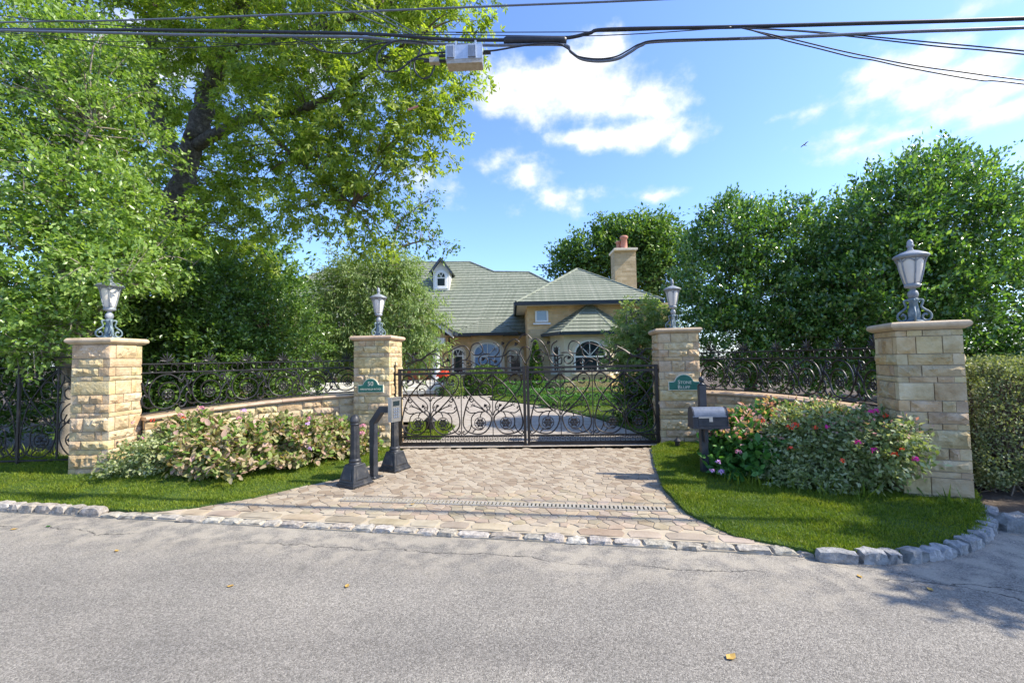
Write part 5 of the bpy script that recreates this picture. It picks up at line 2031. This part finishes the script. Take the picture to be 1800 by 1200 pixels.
tree('holly_tree', 'tall glossy holly towering over the clipped hedge', 'tree', (8.2, 8.6, 0),
     [([(8.2, 8.6, 0), (8.2, 8.6, 2), (8.1, 8.6, 4), (8.1, 8.6, 5.3)], .16, .04)],
     [pblob(1620, 360, 8.4, 115, 80, 1.0), pblob(1560, 420, 8.2, 90, 90, .9), pblob(1700, 420, 8.2, 120, 110, 1.0), pblob(1590, 520, 8.0, 110, 100, .9), pblob(1720, 560, 7.8, 120, 110, .9),
      pblob(1650, 640, 7.9, 110, 70, .8), pblob(1810, 470, 8.4, 110, 150, 1.0), pblob(1800, 640, 7.6, 90, 70, .8), pblob(1520, 470, 8.6, 50, 60, .6), pblob(1650, 310, 8.5, 60, 35, .5),
      pblob(1490, 560, 8.2, 60, 110, .7)],
     'holly_leaf', DIAMOND, .088, 3300, 22, .26, 107, n_br=200, br=.014, droop=-.35, up=.45, shell=.62, lumps=.1)
tree('holly_tree', 'broad glossy holly between the mailbox pillar lamp and the taller holly', 'tree', (5.4, 9.6, 0),
     [([(5.4, 9.6, 0), (5.4, 9.6, 2), (5.4, 9.6, 3.6), (5.4, 9.6, 4.4)], .14, .04)],
     [pblob(1290, 420, 9.4, 75, 55, .9), pblob(1370, 440, 9.3, 80, 60, .9), pblob(1250, 500, 9.4, 60, 85, .8), pblob(1340, 530, 9.1, 105, 80, .9), pblob(1425, 525, 9.2, 52, 75, .7),
      pblob(1290, 600, 9.0, 75, 75, .8), pblob(1390, 610, 8.9, 90, 75, .8), pblob(1280, 375, 9.4, 26, 28, .4), pblob(1385, 385, 9.3, 50, 28, .5), pblob(1460, 590, 9.0, 50, 70, .6)],
     'holly_leaf', DIAMOND, .085, 2700, 22, .26, 108, n_br=160, br=.014, droop=-.35, up=.45, shell=.62, lumps=.1)
tree('roadside_maple', 'leafy roadside maple whose shade dapples the asphalt by the rounded kerb', 'tree', (9.6, 3.0, 0),
     [([(9.6, 3.0, -.05), (9.6, 3.0, 1.6), (9.5, 2.9, 3.0), (9.4, 2.7, 4.4)], .18, .06), ([(9.6, 3.0, 2.0), (8.4, 2.6, 3.0), (7.2, 2.3, 3.5)], .07, .02)],
     [(np.array((7.5, 2.35, 3.5)), np.array((.7, .28, .35))), (np.array((8.3, 2.35, 3.9)), np.array((.9, .4, .5))), (np.array((9.6, 2.6, 4.6)), np.array((1.3, .8, .9))), (np.array((6.75, 2.25, 3.3)), np.array((.5, .2, .22))), (np.array((7.6, 2.75, 3.4)), np.array((.7, .3, .3)))],
     'maple_leaf', MAPLE, .13, 430, 18, .32, 109, n_br=70, droop=.4)
tree('oak_tree', 'distant broad-crowned tree rising behind the chimney', 'tree', (9.2, 36, 0),
     [([(9.2, 36, 0), (9.2, 36, 4), (9.2, 36, 8), (9.2, 36, 10)], .5, .15)],
     [pblob(1110, 430, 35, 62, 40, 2.0), pblob(1040, 450, 35.5, 55, 35, 2.0), pblob(1150, 440, 35, 60, 48, 2.0), pblob(1000, 465, 36, 36, 26, 1.5), pblob(1180, 480, 34, 60, 60, 2.0), pblob(1100, 480, 36, 70, 40, 2.0), pblob(1140, 400, 35.5, 45, 20, 1.4),
      pblob(1080, 405, 35.5, 36, 18, 1.2)],
     'far_leaf', DIAMOND, .32, 1700, 20, .9, 110, n_br=140, br=.06, droop=.1, up=.2, shell=.5)
tree('japanese_maple', 'small yellow-green maple inside the gate beside the turret bay', 'tree', (2.75, 10.6, 0),
     [([(2.95, 10.6, 0), (2.95, 10.6, .8), (2.9, 10.6, 1.6), (2.9, 10.6, 2.6)], .06, .02), ([(2.95, 10.6, .8), (2.5, 10.5, 1.5), (2.2, 10.4, 1.9)], .035, .012)],
     [pblob(1130, 560, 10.5, 40, 32, .5), pblob(1150, 610, 10.4, 42, 40, .5), pblob(1105, 600, 10.4, 36, 32, .4), pblob(1120, 655, 10.2, 45, 40, .5), pblob(1175, 570, 10.6, 35, 40, .5), pblob(1085, 615, 10.3, 26, 20, .3)],
     'jmaple_leaf', MAPLE, .10, 380, 17, .26, 111, n_br=80, br=.01, bark='pale_bark', droop=.3)
tree('evergreen_shrub', 'dark leafy shrub under the yellow-green maple behind the gate', 'shrub', (2.7, 10.0, 0),
     [([(2.7, 10.0, 0), (2.7, 10.0, .6)], .04, .02)],
     [pblob(1125, 705, 9.9, 42, 40, .4), pblob(1140, 750, 9.6, 30, 20, .3), pblob(1150, 690, 10.0, 25, 45, .35)],
     'laurel_leaf', DIAMOND, .085, 330, 20, .2, 112, n_br=30, droop=0, up=.3)
for i, (x, y, sc, sd, lab) in enumerate(((-13.5, 16, 1.25, 120, 'tall background tree far behind the leafy dogwood'), (-9.5, 15.5, .95, 121, 'background tree behind the maple trunk'),
                                         (12.5, 15, 1.1, 122, 'background tree behind the tall holly'))):
    tree('background_tree', lab, 'tree', (x, y, 0),
         [([(x, y, 0), (x, y, 2.5), (x, y, 5 * sc)], .2, .06)],
         [(np.array((x, y, 3.6 * sc)), np.array((2.6, 2.0, 2.0)) * sc), (np.array((x - 1.2, y, 2.0)), np.array((1.6, 1.4, 1.6)) * sc), (np.array((x + 1.3, y, 2.2)), np.array((1.6, 1.4, 1.7)) * sc), (np.array((x, y, 5.2 * sc)), np.array((1.6, 1.4, 1.3)) * sc)],
         'far_leaf', DIAMOND, .19, 1000, 20, .5, sd, n_br=60, droop=.1, group='background trees')

# ------------------------------------------------------------------ shrubs and flowers of the two beds
def petals(name, c, r, n, mat, parent, seed, size=.03, flat=.75):
    rg = np.random.default_rng(seed)
    d = unit(rg.normal(size=(n, 3)))
    d[:, 2] = np.abs(d[:, 2]) * 1.0 - .15
    P = np.array(c) + d * r * np.array([1, 1, flat]) * rg.uniform(.75, 1, (n, 1))
    D = unit(np.cross(d, rg.normal(size=(n, 3))))
    return leaves(name, P, D, d, size * rg.uniform(.8, 1.2, n), OVAL, mat, parent)


def shrub(name, label, base, blobs, lm, tmpl, size, n_sp, k, L, seed, blooms=(), stems=14, group=None, extra=None, **kw):
    rg = np.random.default_rng(seed)
    t = thing(name, label, 'shrub', tuple(base), 0, group)
    P, D, N, pos, ax = sprays(blobs, n_sp, k, L, rg, **kw)
    ok = P[:, 2] > base[2] + .02
    P, D, N = P[ok], D[ok], N[ok]
    leaves('foliage', P, D, N, size * rg.uniform(.6, 1.3, len(P)), tmpl, lm, t)
    if extra:
        em, frac, zmin = extra
        sel = (rg.uniform(size=len(P)) < frac) & (P[:, 2] > np.quantile(P[:, 2], zmin))
        Q = P[sel]
        leaves('faded_flower_heads', Q + rg.normal(0, .02, Q.shape) + np.array([0, -.03, .055]), D[sel], N[sel], size * .7 * rg.uniform(.6, 1.2, len(Q)), tmpl, em, t)
    mb = MB()
    for i in rg.choice(len(pos), min(stems * 3, len(pos)), replace=False):
        e = pos[i]
        b = np.array(base) + np.append(rg.normal(0, .12, 2), 0)
        mb.tube(catmull([b, b * .5 + e * .5 + rg.normal(0, .03, 3), e], 3), [.008, .007, .006, .005, .004, .003, .002], 4)
    mb.build('stems', 'twig', t, world=True, kind='stuff')
    for j, (px, py, Y, r, mat) in enumerate(blooms):
        c = at(px, py, Y)
        petals('bloom', c, r, 16 if r < .035 else 46, mat, t, seed * 50 + j, size=r * (.95 if r < .035 else .5))
    return t


HY = dict(droop=.25, up=.25, shell=.5, lumps=.1)
g1 = 'pinkish hydrangeas along the left wall'
shrub('rose_bush', 'thin rose bush with small leaves at the foot of the leafy pillar', (-4.75, 5.75, .17),
      [pblob(235, 813, 5.6, 34, 27, 0.21), pblob(285, 803, 5.6, 34, 31, 0.24), pblob(215, 838, 5.5, 22, 16, 0.17), pblob(310, 768, 5.8, 22, 16, 0.17)],
      'rose_leaf', DIAMOND, .05, 330, 16, .16, 201, [(268, 738, 5.48, .025, 'red_petal'), (233, 742, 5.48, .02, 'pink_petal'), (250, 770, 5.28, .02, 'pink_petal')], **HY)
shrub('hydrangea', 'largest pinkish hydrangea with broad leaves spilling towards the lawn', (-4.0, 5.85, .17),
      [pblob(360, 803, 5.7, 53, 31, 0.34), pblob(420, 798, 5.8, 52, 32, 0.34), pblob(400, 828, 5.55, 60, 18, 0.26), pblob(340, 758, 6.0, 34, 18, 0.26), pblob(450, 768, 6.1, 43, 21, 0.26)],
      'hydrangea_leaf', OVAL, .092, 520, 15, .17, 202, [(428, 722, 5.78, .045, 'lilac_petal'), (352, 718, 5.78, .05, 'pink_petal'), (322, 735, 5.58, .03, 'red_petal'), (318, 729, 5.78, .04, 'pink_petal'), (420, 735, 5.58, .035, 'pink_petal')], group=g1, **HY)
shrub('hydrangea', 'pinkish hydrangea in the middle of the bed under the long railing', (-3.45, 6.5, .15),
      [pblob(500, 778, 6.3, 45, 24, 0.30), pblob(520, 758, 6.5, 39, 18, 0.26), pblob(480, 808, 6.1, 39, 15, 0.26), pblob(545, 798, 6.3, 34, 16, 0.26)],
      'hydrangea_leaf', OVAL, .088, 380, 14, .16, 203, [(541, 744, 5.98, .03, 'lilac_petal'), (543, 735, 6.08, .03, 'pink_petal'), (545, 788, 5.88, .025, 'lilac_petal')], group=g1, **HY)
shrub('hydrangea', 'rosy hydrangea with pink heads beside the bollards and numbered pillar', (-2.75, 7.0, .1),
      [pblob(590, 778, 6.9, 36, 23, 0.30), pblob(625, 788, 7.0, 29, 22, 0.26), pblob(580, 808, 6.7, 31, 11, 0.21), pblob(570, 758, 7.0, 34, 14, 0.21)],
      'hydrangea_leaf', OVAL, .085, 340, 14, .16, 204, [(638, 748, 6.68, .05, 'pink_petal'), (636, 761, 6.68, .05, 'pink_petal'), (582, 750, 6.68, .04, 'pink_petal'), (565, 784, 6.48, .04, 'pink_petal'), (612, 775, 6.68, .035, 'pink_petal'), (598, 738, 6.78, .03, 'pink_petal')], group=g1, **HY)
shrub('hydrangea', 'green-leaved hydrangea with fading pink heads beside the mailbox post', (2.85, 5.7, .08),
      [pblob(1290, 789, 5.6, 39, 36, 0.30), pblob(1330, 814, 5.3, 36, 36, 0.26), pblob(1290, 829, 5.3, 34, 21, 0.21), pblob(1320, 754, 5.9, 43, 24, 0.26), pblob(1370, 739, 6.1, 34, 16, 0.26)],
      'hydrangea_green', OVAL, .105, 400, 13, .16, 205, [(1252, 827, 5.13, .035, 'lilac_petal'), (1268, 829, 5.08, .045, 'lilac_petal'), (1262, 812, 5.13, .03, 'lilac_petal'), (1298, 794, 4.98, .04, 'pink_petal')], extra=('pink_leaf', .55, .55), **HY)
shrub('rose_bush', 'large rose bush with red and magenta blooms in front of the curved wall', (3.45, 5.1, .08),
      [pblob(1400, 784, 5.2, 53, 41, 0.34), pblob(1460, 789, 5.0, 53, 43, 0.34), pblob(1520, 799, 4.7, 50, 38, 0.30), pblob(1440, 744, 5.3, 56, 21, 0.26), pblob(1530, 764, 4.8, 34, 24, 0.26), pblob(1556, 794, 4.45, 33, 28, 0.19), pblob(1380, 834, 5.0, 34, 22, 0.26),
       pblob(1450, 839, 4.8, 52, 21, 0.26), pblob(1578, 769, 4.4, 21, 13, 0.12)],
      'rose_leaf', DIAMOND, .058, 1750, 18, .17, 206,
      [(1509, 779, 4.38, .032, 'magenta_petal'), (1538, 791, 4.28, .032, 'magenta_petal'), (1610, 806, 4.13, .03, 'magenta_petal'), (1532, 724, 4.58, .036, 'magenta_petal'), (1541, 722, 4.58, .026, 'magenta_petal'), (1398, 747, 4.78, .034, 'red_petal'), (1391, 753, 4.78, .024, 'red_petal'),
       (1572, 798, 4.18, .026, 'red_petal'), (1481, 810, 4.38, .024, 'red_petal'), (1390, 788, 4.73, .026, 'red_petal'), (1455, 750, 4.78, .026, 'magenta_petal'), (1433, 751, 4.78, .026, 'red_petal'), (1341, 739, 5.28, .026, 'red_petal'), (1385, 749, 4.78, .02, 'red_petal'), (1586, 790, 4.13, .02, 'red_petal'), (1557, 731, 4.48, .026, 'red_petal')], extra=('pink_leaf', .10, .7), stems=40, **HY)

# long grass left standing under the rose bush and by the fence
rg = np.random.default_rng(77)
def tufts(label, spots, n, hgt, seed):
    rg = np.random.default_rng(seed)
    P = []
    for (px, py, z) in spots:
        c = gnd(px, py, z)
        q = rg.normal(0, .09, (n, 3))
        q[:, 2] = 0
        P.append(np.array([c.x, c.y, z]) + q)
    P = np.concatenate(P)
    m_ = len(P)
    D = np.stack([rg.normal(0, .35, m_), rg.normal(0, .35, m_), np.ones(m_)], 1)
    BL = (np.array([(0, .025, 0), (.5, .02, .03), (1, 0, .22), (0, -.025, 0)]), np.array([(0, 1, 3), (1, 2, 3)]))
    g = leaves('long_grass', P, D, unit(rg.normal(size=(m_, 3))), hgt * rg.uniform(.5, 1.2, m_), BL, 'grass_blade', None, 'stuff')
    tag(g, label, 'grass')


tufts('tall grass blades at the foot of the rose bush', [(1300, 850, .07), (1340, 858, .07), (1380, 862, .07), (1430, 868, .07), (1470, 872, .07), (1520, 878, .07), (1320, 852, .07), (1660, 885, .07)], 16, .17, 5)
tufts('tall grass blades along the foot of the shaded fence', [(20, 797, .24), (50, 800, .24), (80, 803, .24), (110, 808, .24), (5, 795, .24), (65, 800, .24)], 26, .13, 6)

# clipped hedge behind the outer right pillar
rg = np.random.default_rng(9)
hc = thing('boxwood_hedge', 'clipped rounded boxwood hedge next to the tall stone pillar', 'hedge', (5.45, 4.75, 0))
n = 42000
d = rg.uniform(-1, 1, (n, 3))
ax_ = rg.integers(0, 3, n)
sgn_ = rg.choice([-1, 1], n)
d[np.arange(n), ax_] = sgn_ * rg.uniform(.86, 1.0, n)
d = d / (np.sum(np.abs(d) ** 5, axis=1, keepdims=True) ** (1 / 5)) * np.max(np.abs(d), axis=1, keepdims=True)
lump = 1 + .05 * np.sin(d[:, :1] * 9 + d[:, 2:] * 7) + .04 * np.sin(d[:, 1:2] * 13 + d[:, 2:] * 11) + rg.normal(0, .02, (n, 1))
C = np.array([5.62, 4.95, .78])
P = C + d * np.array([.80, .55, .68]) * lump
P = P[P[:, 2] > .06]
o_ = unit(P - C)
D = unit(o_ * .8 + rg.normal(size=P.shape) * .7 + np.array([0, 0, .3]))
leaves('foliage', P, D, o_ + rg.normal(size=P.shape) * .7 + np.array([0, 0, .5]), .034 * rg.uniform(.7, 1.3, len(P)), DIAMOND, 'boxwood_leaf', hc)
mb = MB()
for i in rg.choice(len(P), 420, replace=False):
    b = np.array([C[0] + rg.normal(0, .2), C[1] + rg.normal(0, .12), .0])
    mb.tube([b, b * .4 + P[i] * .6, P[i]], [.01, .007, .003], 4)
mb.build('stems', 'twig', hc, world=True, kind='stuff')

# garden hedges and clipped shrubs inside the gate
def low_hedge(label, x0, x1, y, wd, h, seed, n=7000, ang=0.0, lm='hydrangea_green', name='low_hedge', cat='hedge'):
    rg = np.random.default_rng(seed)
    L = x1 - x0
    cx = (x0 + x1) / 2
    t = thing(name, label, cat, (cx, y, .03), 0)
    d = rg.uniform(-1, 1, (n, 3))
    w_ = np.array([L * h + wd * h, L * h, L * wd])
    a = rg.choice([1, 2, 2, 1, 0], n)
    d[np.arange(n), a] = rg.choice([-1, 1], n) * rg.uniform(.8, 1, n)
    P = np.array([cx, y, h / 2 + .03]) + d * np.array([L / 2, wd / 2, h / 2]) * (1 + rg.normal(0, .05, (n, 1)))
    P[:, 2] = np.maximum(P[:, 2], .04)
    leaves('foliage', P, rg.normal(size=P.shape) + np.array([0, 0, .7]), rg.normal(size=P.shape) + np.array([0, 0, 1.0]), .05 * rg.uniform(.6, 1.3, n), DIAMOND, lm, t)
    mb = MB()
    for k in range(int(L * 6)):
        x = x0 + (k + .5) / 6
        mb.tube([(x, y, 0), (x + rg.normal(0, .05), y + rg.normal(0, .05), h * .9)], [.012, .004], 4)
    mb.build('stems', 'twig', t, world=True, kind='stuff')


low_hedge('clipped low hedge row on the lawn behind the gate, closest to the court', .9, 4.6, 13.4, .4, .36, 301)
low_hedge('clipped low hedge row in the middle of the garden behind the gate', .5, 5.2, 15.2, .5, .45, 302)
low_hedge('clipped low hedge row at the foot of the turret bay', -.4, 6.0, 17.4, .6, .62, 303, 9000)
low_hedge('low green border along the court below the arched windows', -3.3, .4, 18.6, .7, .34, 304, 6000)


def clipped(name, label, c, r, lm, size, n, seed, cone=False, cat='shrub'):
    rg = np.random.default_rng(seed)
    t = thing(name, label, cat, (c[0], c[1], .02))
    d = unit(rg.normal(size=(n, 3)))
    if cone:
        z = rg.uniform(0, 1, n) ** 1.5
        a = rg.uniform(0, 2 * math.pi, n)
        rr = (1 - z) ** .75 * rg.uniform(.8, 1.05, n)
        P = np.stack([c[0] + r[0] * rr * np.cos(a), c[1] + r[1] * rr * np.sin(a), .05 + r[2] * z], 1)
        o_ = np.stack([np.cos(a), np.sin(a), np.full(n, .4)], 1)
    else:
        d[:, 2] = np.abs(d[:, 2])
        P = np.array([c[0], c[1], .05]) + d * np.array(r) * rg.uniform(.82, 1.03, (n, 1))
        o_ = d
    leaves('foliage', P, o_ + rg.normal(size=P.shape) * .6 + np.array([0, 0, .5]), o_ + rg.normal(size=P.shape) * .6, size * rg.uniform(.7, 1.3, n), DIAMOND, lm, t)
    MB().tube([(c[0], c[1], 0), (c[0], c[1], r[2] * .8)], [.04, .01], 6).build('stem', 'twig', t, world=True)


clipped('rounded_shrub', 'dark rounded shrub below the big arched window of the house', (-1.2, 18.9, 0), (1.15, .7, 1.25), 'laurel_leaf', .09, 7000, 311)
clipped('conical_evergreen', 'slim conical evergreen against the tan wing of the house', (1.05, 18.9, 0), (.42, .42, 2.3), 'laurel_leaf', .09, 6000, 312, True, 'evergreen')
clipped('golden_shrub', 'small yellow-green shrub at the steps of the house', (-2.55, 18.4, 0), (.45, .4, .95), 'jmaple_leaf', .07, 2500, 313)
pt = thing('flower_planter', 'terracotta planter of red flowers beside the entrance column', 'planter', (-3.1, 19.0, 0))
MB().lathe([(.16, 0), (.2, .3), (.24, .33), (.24, .38), (.2, .38)], 14).build('pot', 'terracotta', pt)
petals('flowers', (-3.1, 19.0, .9), .36, 260, 'red_petal', pt, 5, .09)
petals('greenery', (-3.1, 19.0, .66), .34, 300, 'hydrangea_green', pt, 6, .1)
MB().tube([(0, 0, .3), (0, 0, .8)], .03, 6).build('stem', 'twig', pt)

# ------------------------------------------------------------------ overhead lines
def wire_y(px):
    """the pole line runs along the kerb, about five metres up"""
    return 4.18 / (1 + .15 * (px - 900) / FPX)


WS = 4.18 / 6.5


def cable(name, label, pts, r, mat='cable', dy=0.0, group=None, per=8, cat='cable'):
    P = catmull([tuple(at(px, py, wire_y(px) + dy * WS)) for px, py in pts], per)
    o = MB().tube(P, r * WS, 6).build(name, mat, None, True)
    # origin on the line itself
    c = P[len(P) // 2]
    o.data.transform(Matrix.Translation((-c[0], -c[1], -c[2])))
    o.location = c
    return tag(o, label, cat, group)


G = 'overhead lines across the street'
cable('power_cable', 'single slim wire highest of the overhead lines, crossing the maple', [(-700, 62), (0, 40), (180, 37), (450, 28), (900, 10), (1145, 0), (1900, -36), (2600, -75)], .017, 'cable_grey', .5, G)
cable('telecom_cable', 'thickest black overhead cable passing above the amplifier box', [(-700, 44), (0, 52), (250, 53), (450, 56), (650, 60), (760, 68), (860, 71), (985, 68), (1035, 59), (1070, 52), (1280, 48), (1500, 42), (1800, 33), (2500, 8)], .027, 'cable', 0, G)
cable('telecom_cable', 'black overhead cable with a deep sag under the black sleeve', [(-700, 42), (0, 54), (300, 61), (520, 64), (640, 66), (720, 75), (860, 80), (985, 79), (1004, 92), (1022, 104), (1052, 108), (1085, 104), (1108, 92), (1128, 80), (1165, 73), (1400, 65), (1600, 56), (1800, 49), (2500, 20)], .023, 'cable_grey', -.03, G)
cable('telecom_cable', 'slim cable running along the deep sagging overhead cable', [(980, 76), (998, 86), (1015, 99), (1050, 104), (1082, 100), (1104, 89), (1124, 78), (1160, 71), (1300, 68)], .012, 'cable', -.05, G)
cable('drop_wire', 'thin wire sloping from the left edge down to the cable bundle', [(-600, -40), (0, 28), (120, 38), (250, 49), (330, 55), (450, 56)], .009, 'cable', .1, G)
cable('drop_wire', 'thin lowest slack wire sagging through the maple leaves', [(-500, 20), (0, 57), (120, 68), (230, 84), (330, 84), (450, 78), (560, 73), (660, 72)], .008, 'cable', .15, G)
cable('drop_wire', 'thin wire running level through the maple just below the thick cable', [(0, 60), (180, 73), (330, 73), (450, 79), (620, 75), (720, 74), (860, 72)], .006, 'cable', .12, G)
cable('drop_wire', 'thin straight messenger wire above the black sleeve', [(740, 57), (900, 57), (1060, 56), (1180, 52), (1285, 48)], .007, 'cable', .03, G)
cable('drop_wire', 'second messenger wire just under the straight one', [(640, 62), (760, 61), (900, 63), (1010, 64), (1120, 60), (1240, 52), (1285, 48)], .007, 'cable', -.02, G)
for k, (pts, lab) in enumerate((([(540, -60), (600, -12), (680, 30), (752, 72)], 'upper strand of the wire bundle slanting down to the cables'), ([(525, -60), (590, -10), (672, 33), (748, 74)], 'middle strand of the wire bundle slanting down to the cables'),
                                ([(490, -55), (560, -12), (650, 35), (740, 70)], 'lower strand of the wire bundle slanting down to the cables'))):
    cable('drop_wire', lab, pts, .008, 'cable_grey', .02 * k, G)
for k, (pts, lab) in enumerate((([(1285, 48), (1400, 54), (1500, 62), (1650, 76), (1800, 90), (2400, 150)], 'upper wire of the pair fanning out above the cloud'), ([(1290, 49), (1400, 55), (1500, 65), (1650, 82), (1800, 96), (2400, 165)], 'lower wire of the pair fanning out above the cloud'),
                                ([(1300, 49), (1400, 71), (1480, 90), (1600, 114), (1700, 128), (1800, 141), (2300, 200)], 'upper of the two steep wires crossing the cloud'), ([(1310, 50), (1375, 70), (1440, 86), (1500, 101), (1535, 106), (1600, 120), (1720, 141), (1800, 148), (2300, 215)], 'wavy lowest of the two steep wires crossing the cloud'))):
    cable('drop_wire', lab, pts, .009, 'cable', -.03 * k, G)
cable('cable_loop', 'slack cable hanging in a shallow curve below the bundle in the maple', [(515, 66), (545, 78), (565, 90), (600, 94), (630, 93), (655, 80), (690, 73)], .013, 'cable', -.08, G)
cable('cable_loop', 'round coil of black cable hanging beside the amplifier box', [(752, 76), (720, 72), (690, 74), (666, 92), (663, 112), (675, 125), (700, 124), (722, 108), (745, 96), (785, 92)], .015, 'cable', -.1, G)
cable('cable_loop', 'narrow cable loop dangling under the small connector box', [(743, 78), (735, 97), (728, 112), (731, 128), (742, 138), (755, 135), (762, 122), (764, 112)], .013, 'cable', -.06, G)
cable('cable_loop', 'thin cable hanging down from the coil to the orange tag', [(722, 108), (722, 130), (724, 155), (733, 185)], .005, 'cable', -.12, G)
cable('amplifier_lead', 'cable leading from the amplifier box to the black sleeve', [(850, 90), (870, 89), (905, 83), (940, 78), (975, 77), (990, 80)], .014, 'cable', -.1, G)
cable('amplifier_lead', 'cable lead joining the connector box to the coil', [(757, 105), (735, 104), (715, 110)], .014, 'cable', -.1, G)
# splice sleeve
a, b = at(886, 72, wire_y(886)), at(996, 72, wire_y(996))
s_ = MB().tube([a, a + (b - a) * .04, a + (b - a) * .96, b], [.026, .041, .041, .026], 12).build('splice_sleeve', 'cable', None, True)
tag(s_, 'black cylindrical splice sleeve on the overhead cables', 'sleeve')
s_.data.transform(Matrix.Translation(-((a + b) / 2)))
s_.location = (a + b) / 2
# amplifier box with cooling fins
c = at(817, 102, wire_y(817) - .065)
am = thing('amplifier_box', 'finned grey amplifier box hanging from the overhead cables', 'amplifier', tuple(c), R_(-2))
k_ = 6.5 / FPX
MB().box((0, 0, .03), (66 * k_, .20, 26 * k_)).build('housing', 'aluminium', am)
MB().box((.005, 0, -.115), (64 * k_, .19, 8 * k_)).build('lower_cover', 'rust_alu', am)
am.scale = (WS, WS, WS)
for k in range(16):
    x = (-30 + k * 1.7) * k_ if k < 8 else (8 + (k - 8) * 1.9) * k_
    MB().box((x, -.118, .03), (.0065, .03, 24 * k_)).build('cooling_fin', 'aluminium', am)
for x in (-24, 14.5):
    MB().box((x * k_, -.1015, .03), (14 * k_, .003, 23 * k_)).build('fin_gap_shade', 'cable_grey', am)  # flush dark plates: shade between the fins, put in as colour
for x in (-16, 20):
    MB().box((x * k_, 0, .03 + 20 * k_), (.028, .02, 16 * k_)).build('hanger', 'aluminium', am)
for x in (-38, 38):
    MB().tube([(x * k_ * .85, 0, .05 if x < 0 else .06), (x * k_ * 1.25, 0, .05 if x < 0 else .06)], .022, 8).build('connector', 'cable', am)
c = at(764, 108, wire_y(764) - .065)
cbx = thing('connector_box', 'small tan connector box beside the finned amplifier box', 'connector', tuple(c))
cbx.scale = (WS, WS, WS)
MB().box((0, 0, 0), (18 * k_, .09, 9 * k_)).build('housing', 'rust_alu', cbx)
MB().tube([(.08, 0, 0), (.2, 0, .0)], .025, 8).build('coupling', 'cable', cbx)
MB().tube([(-.08, 0, 0), (-.17, 0, .0)], .02, 8).build('coupling', 'cable', cbx)
c = at(726, 190, wire_y(726) - .08)
tg = MB().box((0, 0, 0), (.115, .012, .018)).build('cable_tag', 'terracotta', None, loc=tuple(c))
tg.rotation_euler = (0, R_(-20), 0)
tag(tg, 'orange tag hanging on a thin cable in front of the maple', 'tag')

# ------------------------------------------------------------------ small things
# bird in flight: one continuous body with wings
bd = MB()
secs_ = [(-.16, .006, 0), (-.10, .025, .0), (-.03, .045, .005), (.04, .04, .01), (.09, .028, .02), (.12, .026, .026), (.145, .014, .024), (.17, .003, .02)]
bd.tube([(x, 0, z) for x, r, z in secs_], [r for x, r, z in secs_], 8)
for sg in (-1, 1):
    w_ = [(.05, sg * .03, .02), (-.05, sg * .03, .015), (.06, sg * .16, .08), (-.05, sg * .16, .07), (.0, sg * .30, .09), (-.06, sg * .27, .085), (-.05, sg * .36, .07)]
    bd.add(w_ + [(x, y, z - .008) for x, y, z in w_], [(0, 2, 3, 1), (2, 4, 5, 3), (4, 6, 5), (7, 8, 10, 9), (9, 10, 12, 11), (11, 12, 13), (0, 7, 9, 2), (2, 9, 11, 4), (4, 11, 13, 6), (1, 3, 10, 8), (3, 5, 12, 10), (5, 6, 13, 12)])
bd.add([(-.14, -.01, 0), (-.14, .01, 0), (-.25, .035, .0), (-.25, -.035, .0), (-.14, 0, -.008)], [(0, 1, 2, 3), (0, 3, 4), (1, 4, 2), (2, 4, 3)])
bo_ = bd.build('bird', 'bird_feather', None)
bo_.location = at(1414, 255, 36)
bo_.rotation_euler = (R_(18), R_(-8), R_(200))
tag(bo_, 'dark bird flying with wings spread in the blue sky', 'bird')
# fallen leaves on the road
rg = np.random.default_rng(3)
LF = (('curled yellow leaf lying on the asphalt', 1285, 1155, .07), ('small brown leaf on the road by the rounded kerb', 1511, 1013, .045), ('dry leaf on the road below the driveway', 610, 1030, .05), ('tan leaf lying alone on the left half of the road', 405, 1030, .045), ('pale scrap of leaf beside the kerb of the left lawn', 25, 930, .06),
      ('brown leaf on the road near the left lawn corner', 205, 968, .05), ('green fallen leaf near the kerb of the left lawn', 85, 925, .05), ('pale leaf on the paved driveway by the drain', 725, 886, .05), ('yellowish leaf on the asphalt crack by the rounded kerb', 1635, 1036, .05))
for i, (lab, px, py, sz) in enumerate(LF):
    p = gnd(px, py, .052 if 'paved' in lab else .002)
    mb = MB()
    T = [(-.5, 0, .05), (-.2, .28, .1), (.2, .25, .02), (.5, 0, .12), (.2, -.25, .04), (-.2, -.28, .08), (0, 0, 0.0)]
    vs = [(x * sz, y * sz, z * sz + .003) for x, y, z in T]
    mb.add(vs + [(x, y, z - .001) for x, y, z in vs], [(6, 0, 1), (6, 1, 2), (6, 2, 3), (6, 3, 4), (6, 4, 5), (6, 5, 0), (13, 8, 7), (13, 9, 8), (13, 10, 9), (13, 11, 10), (13, 12, 11), (13, 7, 12)])
    o = mb.build('fallen_leaf', 'hydrangea_green' if 'green' in lab else 'leaf_litter', None, loc=tuple(p), rz=rg.uniform(0, 6))
    tag(o, lab, 'leaf', 'fallen leaves on the paving')

for o in ROOTS:
    for k in ('_loc', '_rz'):
        if k in o.keys():
            del o[k]
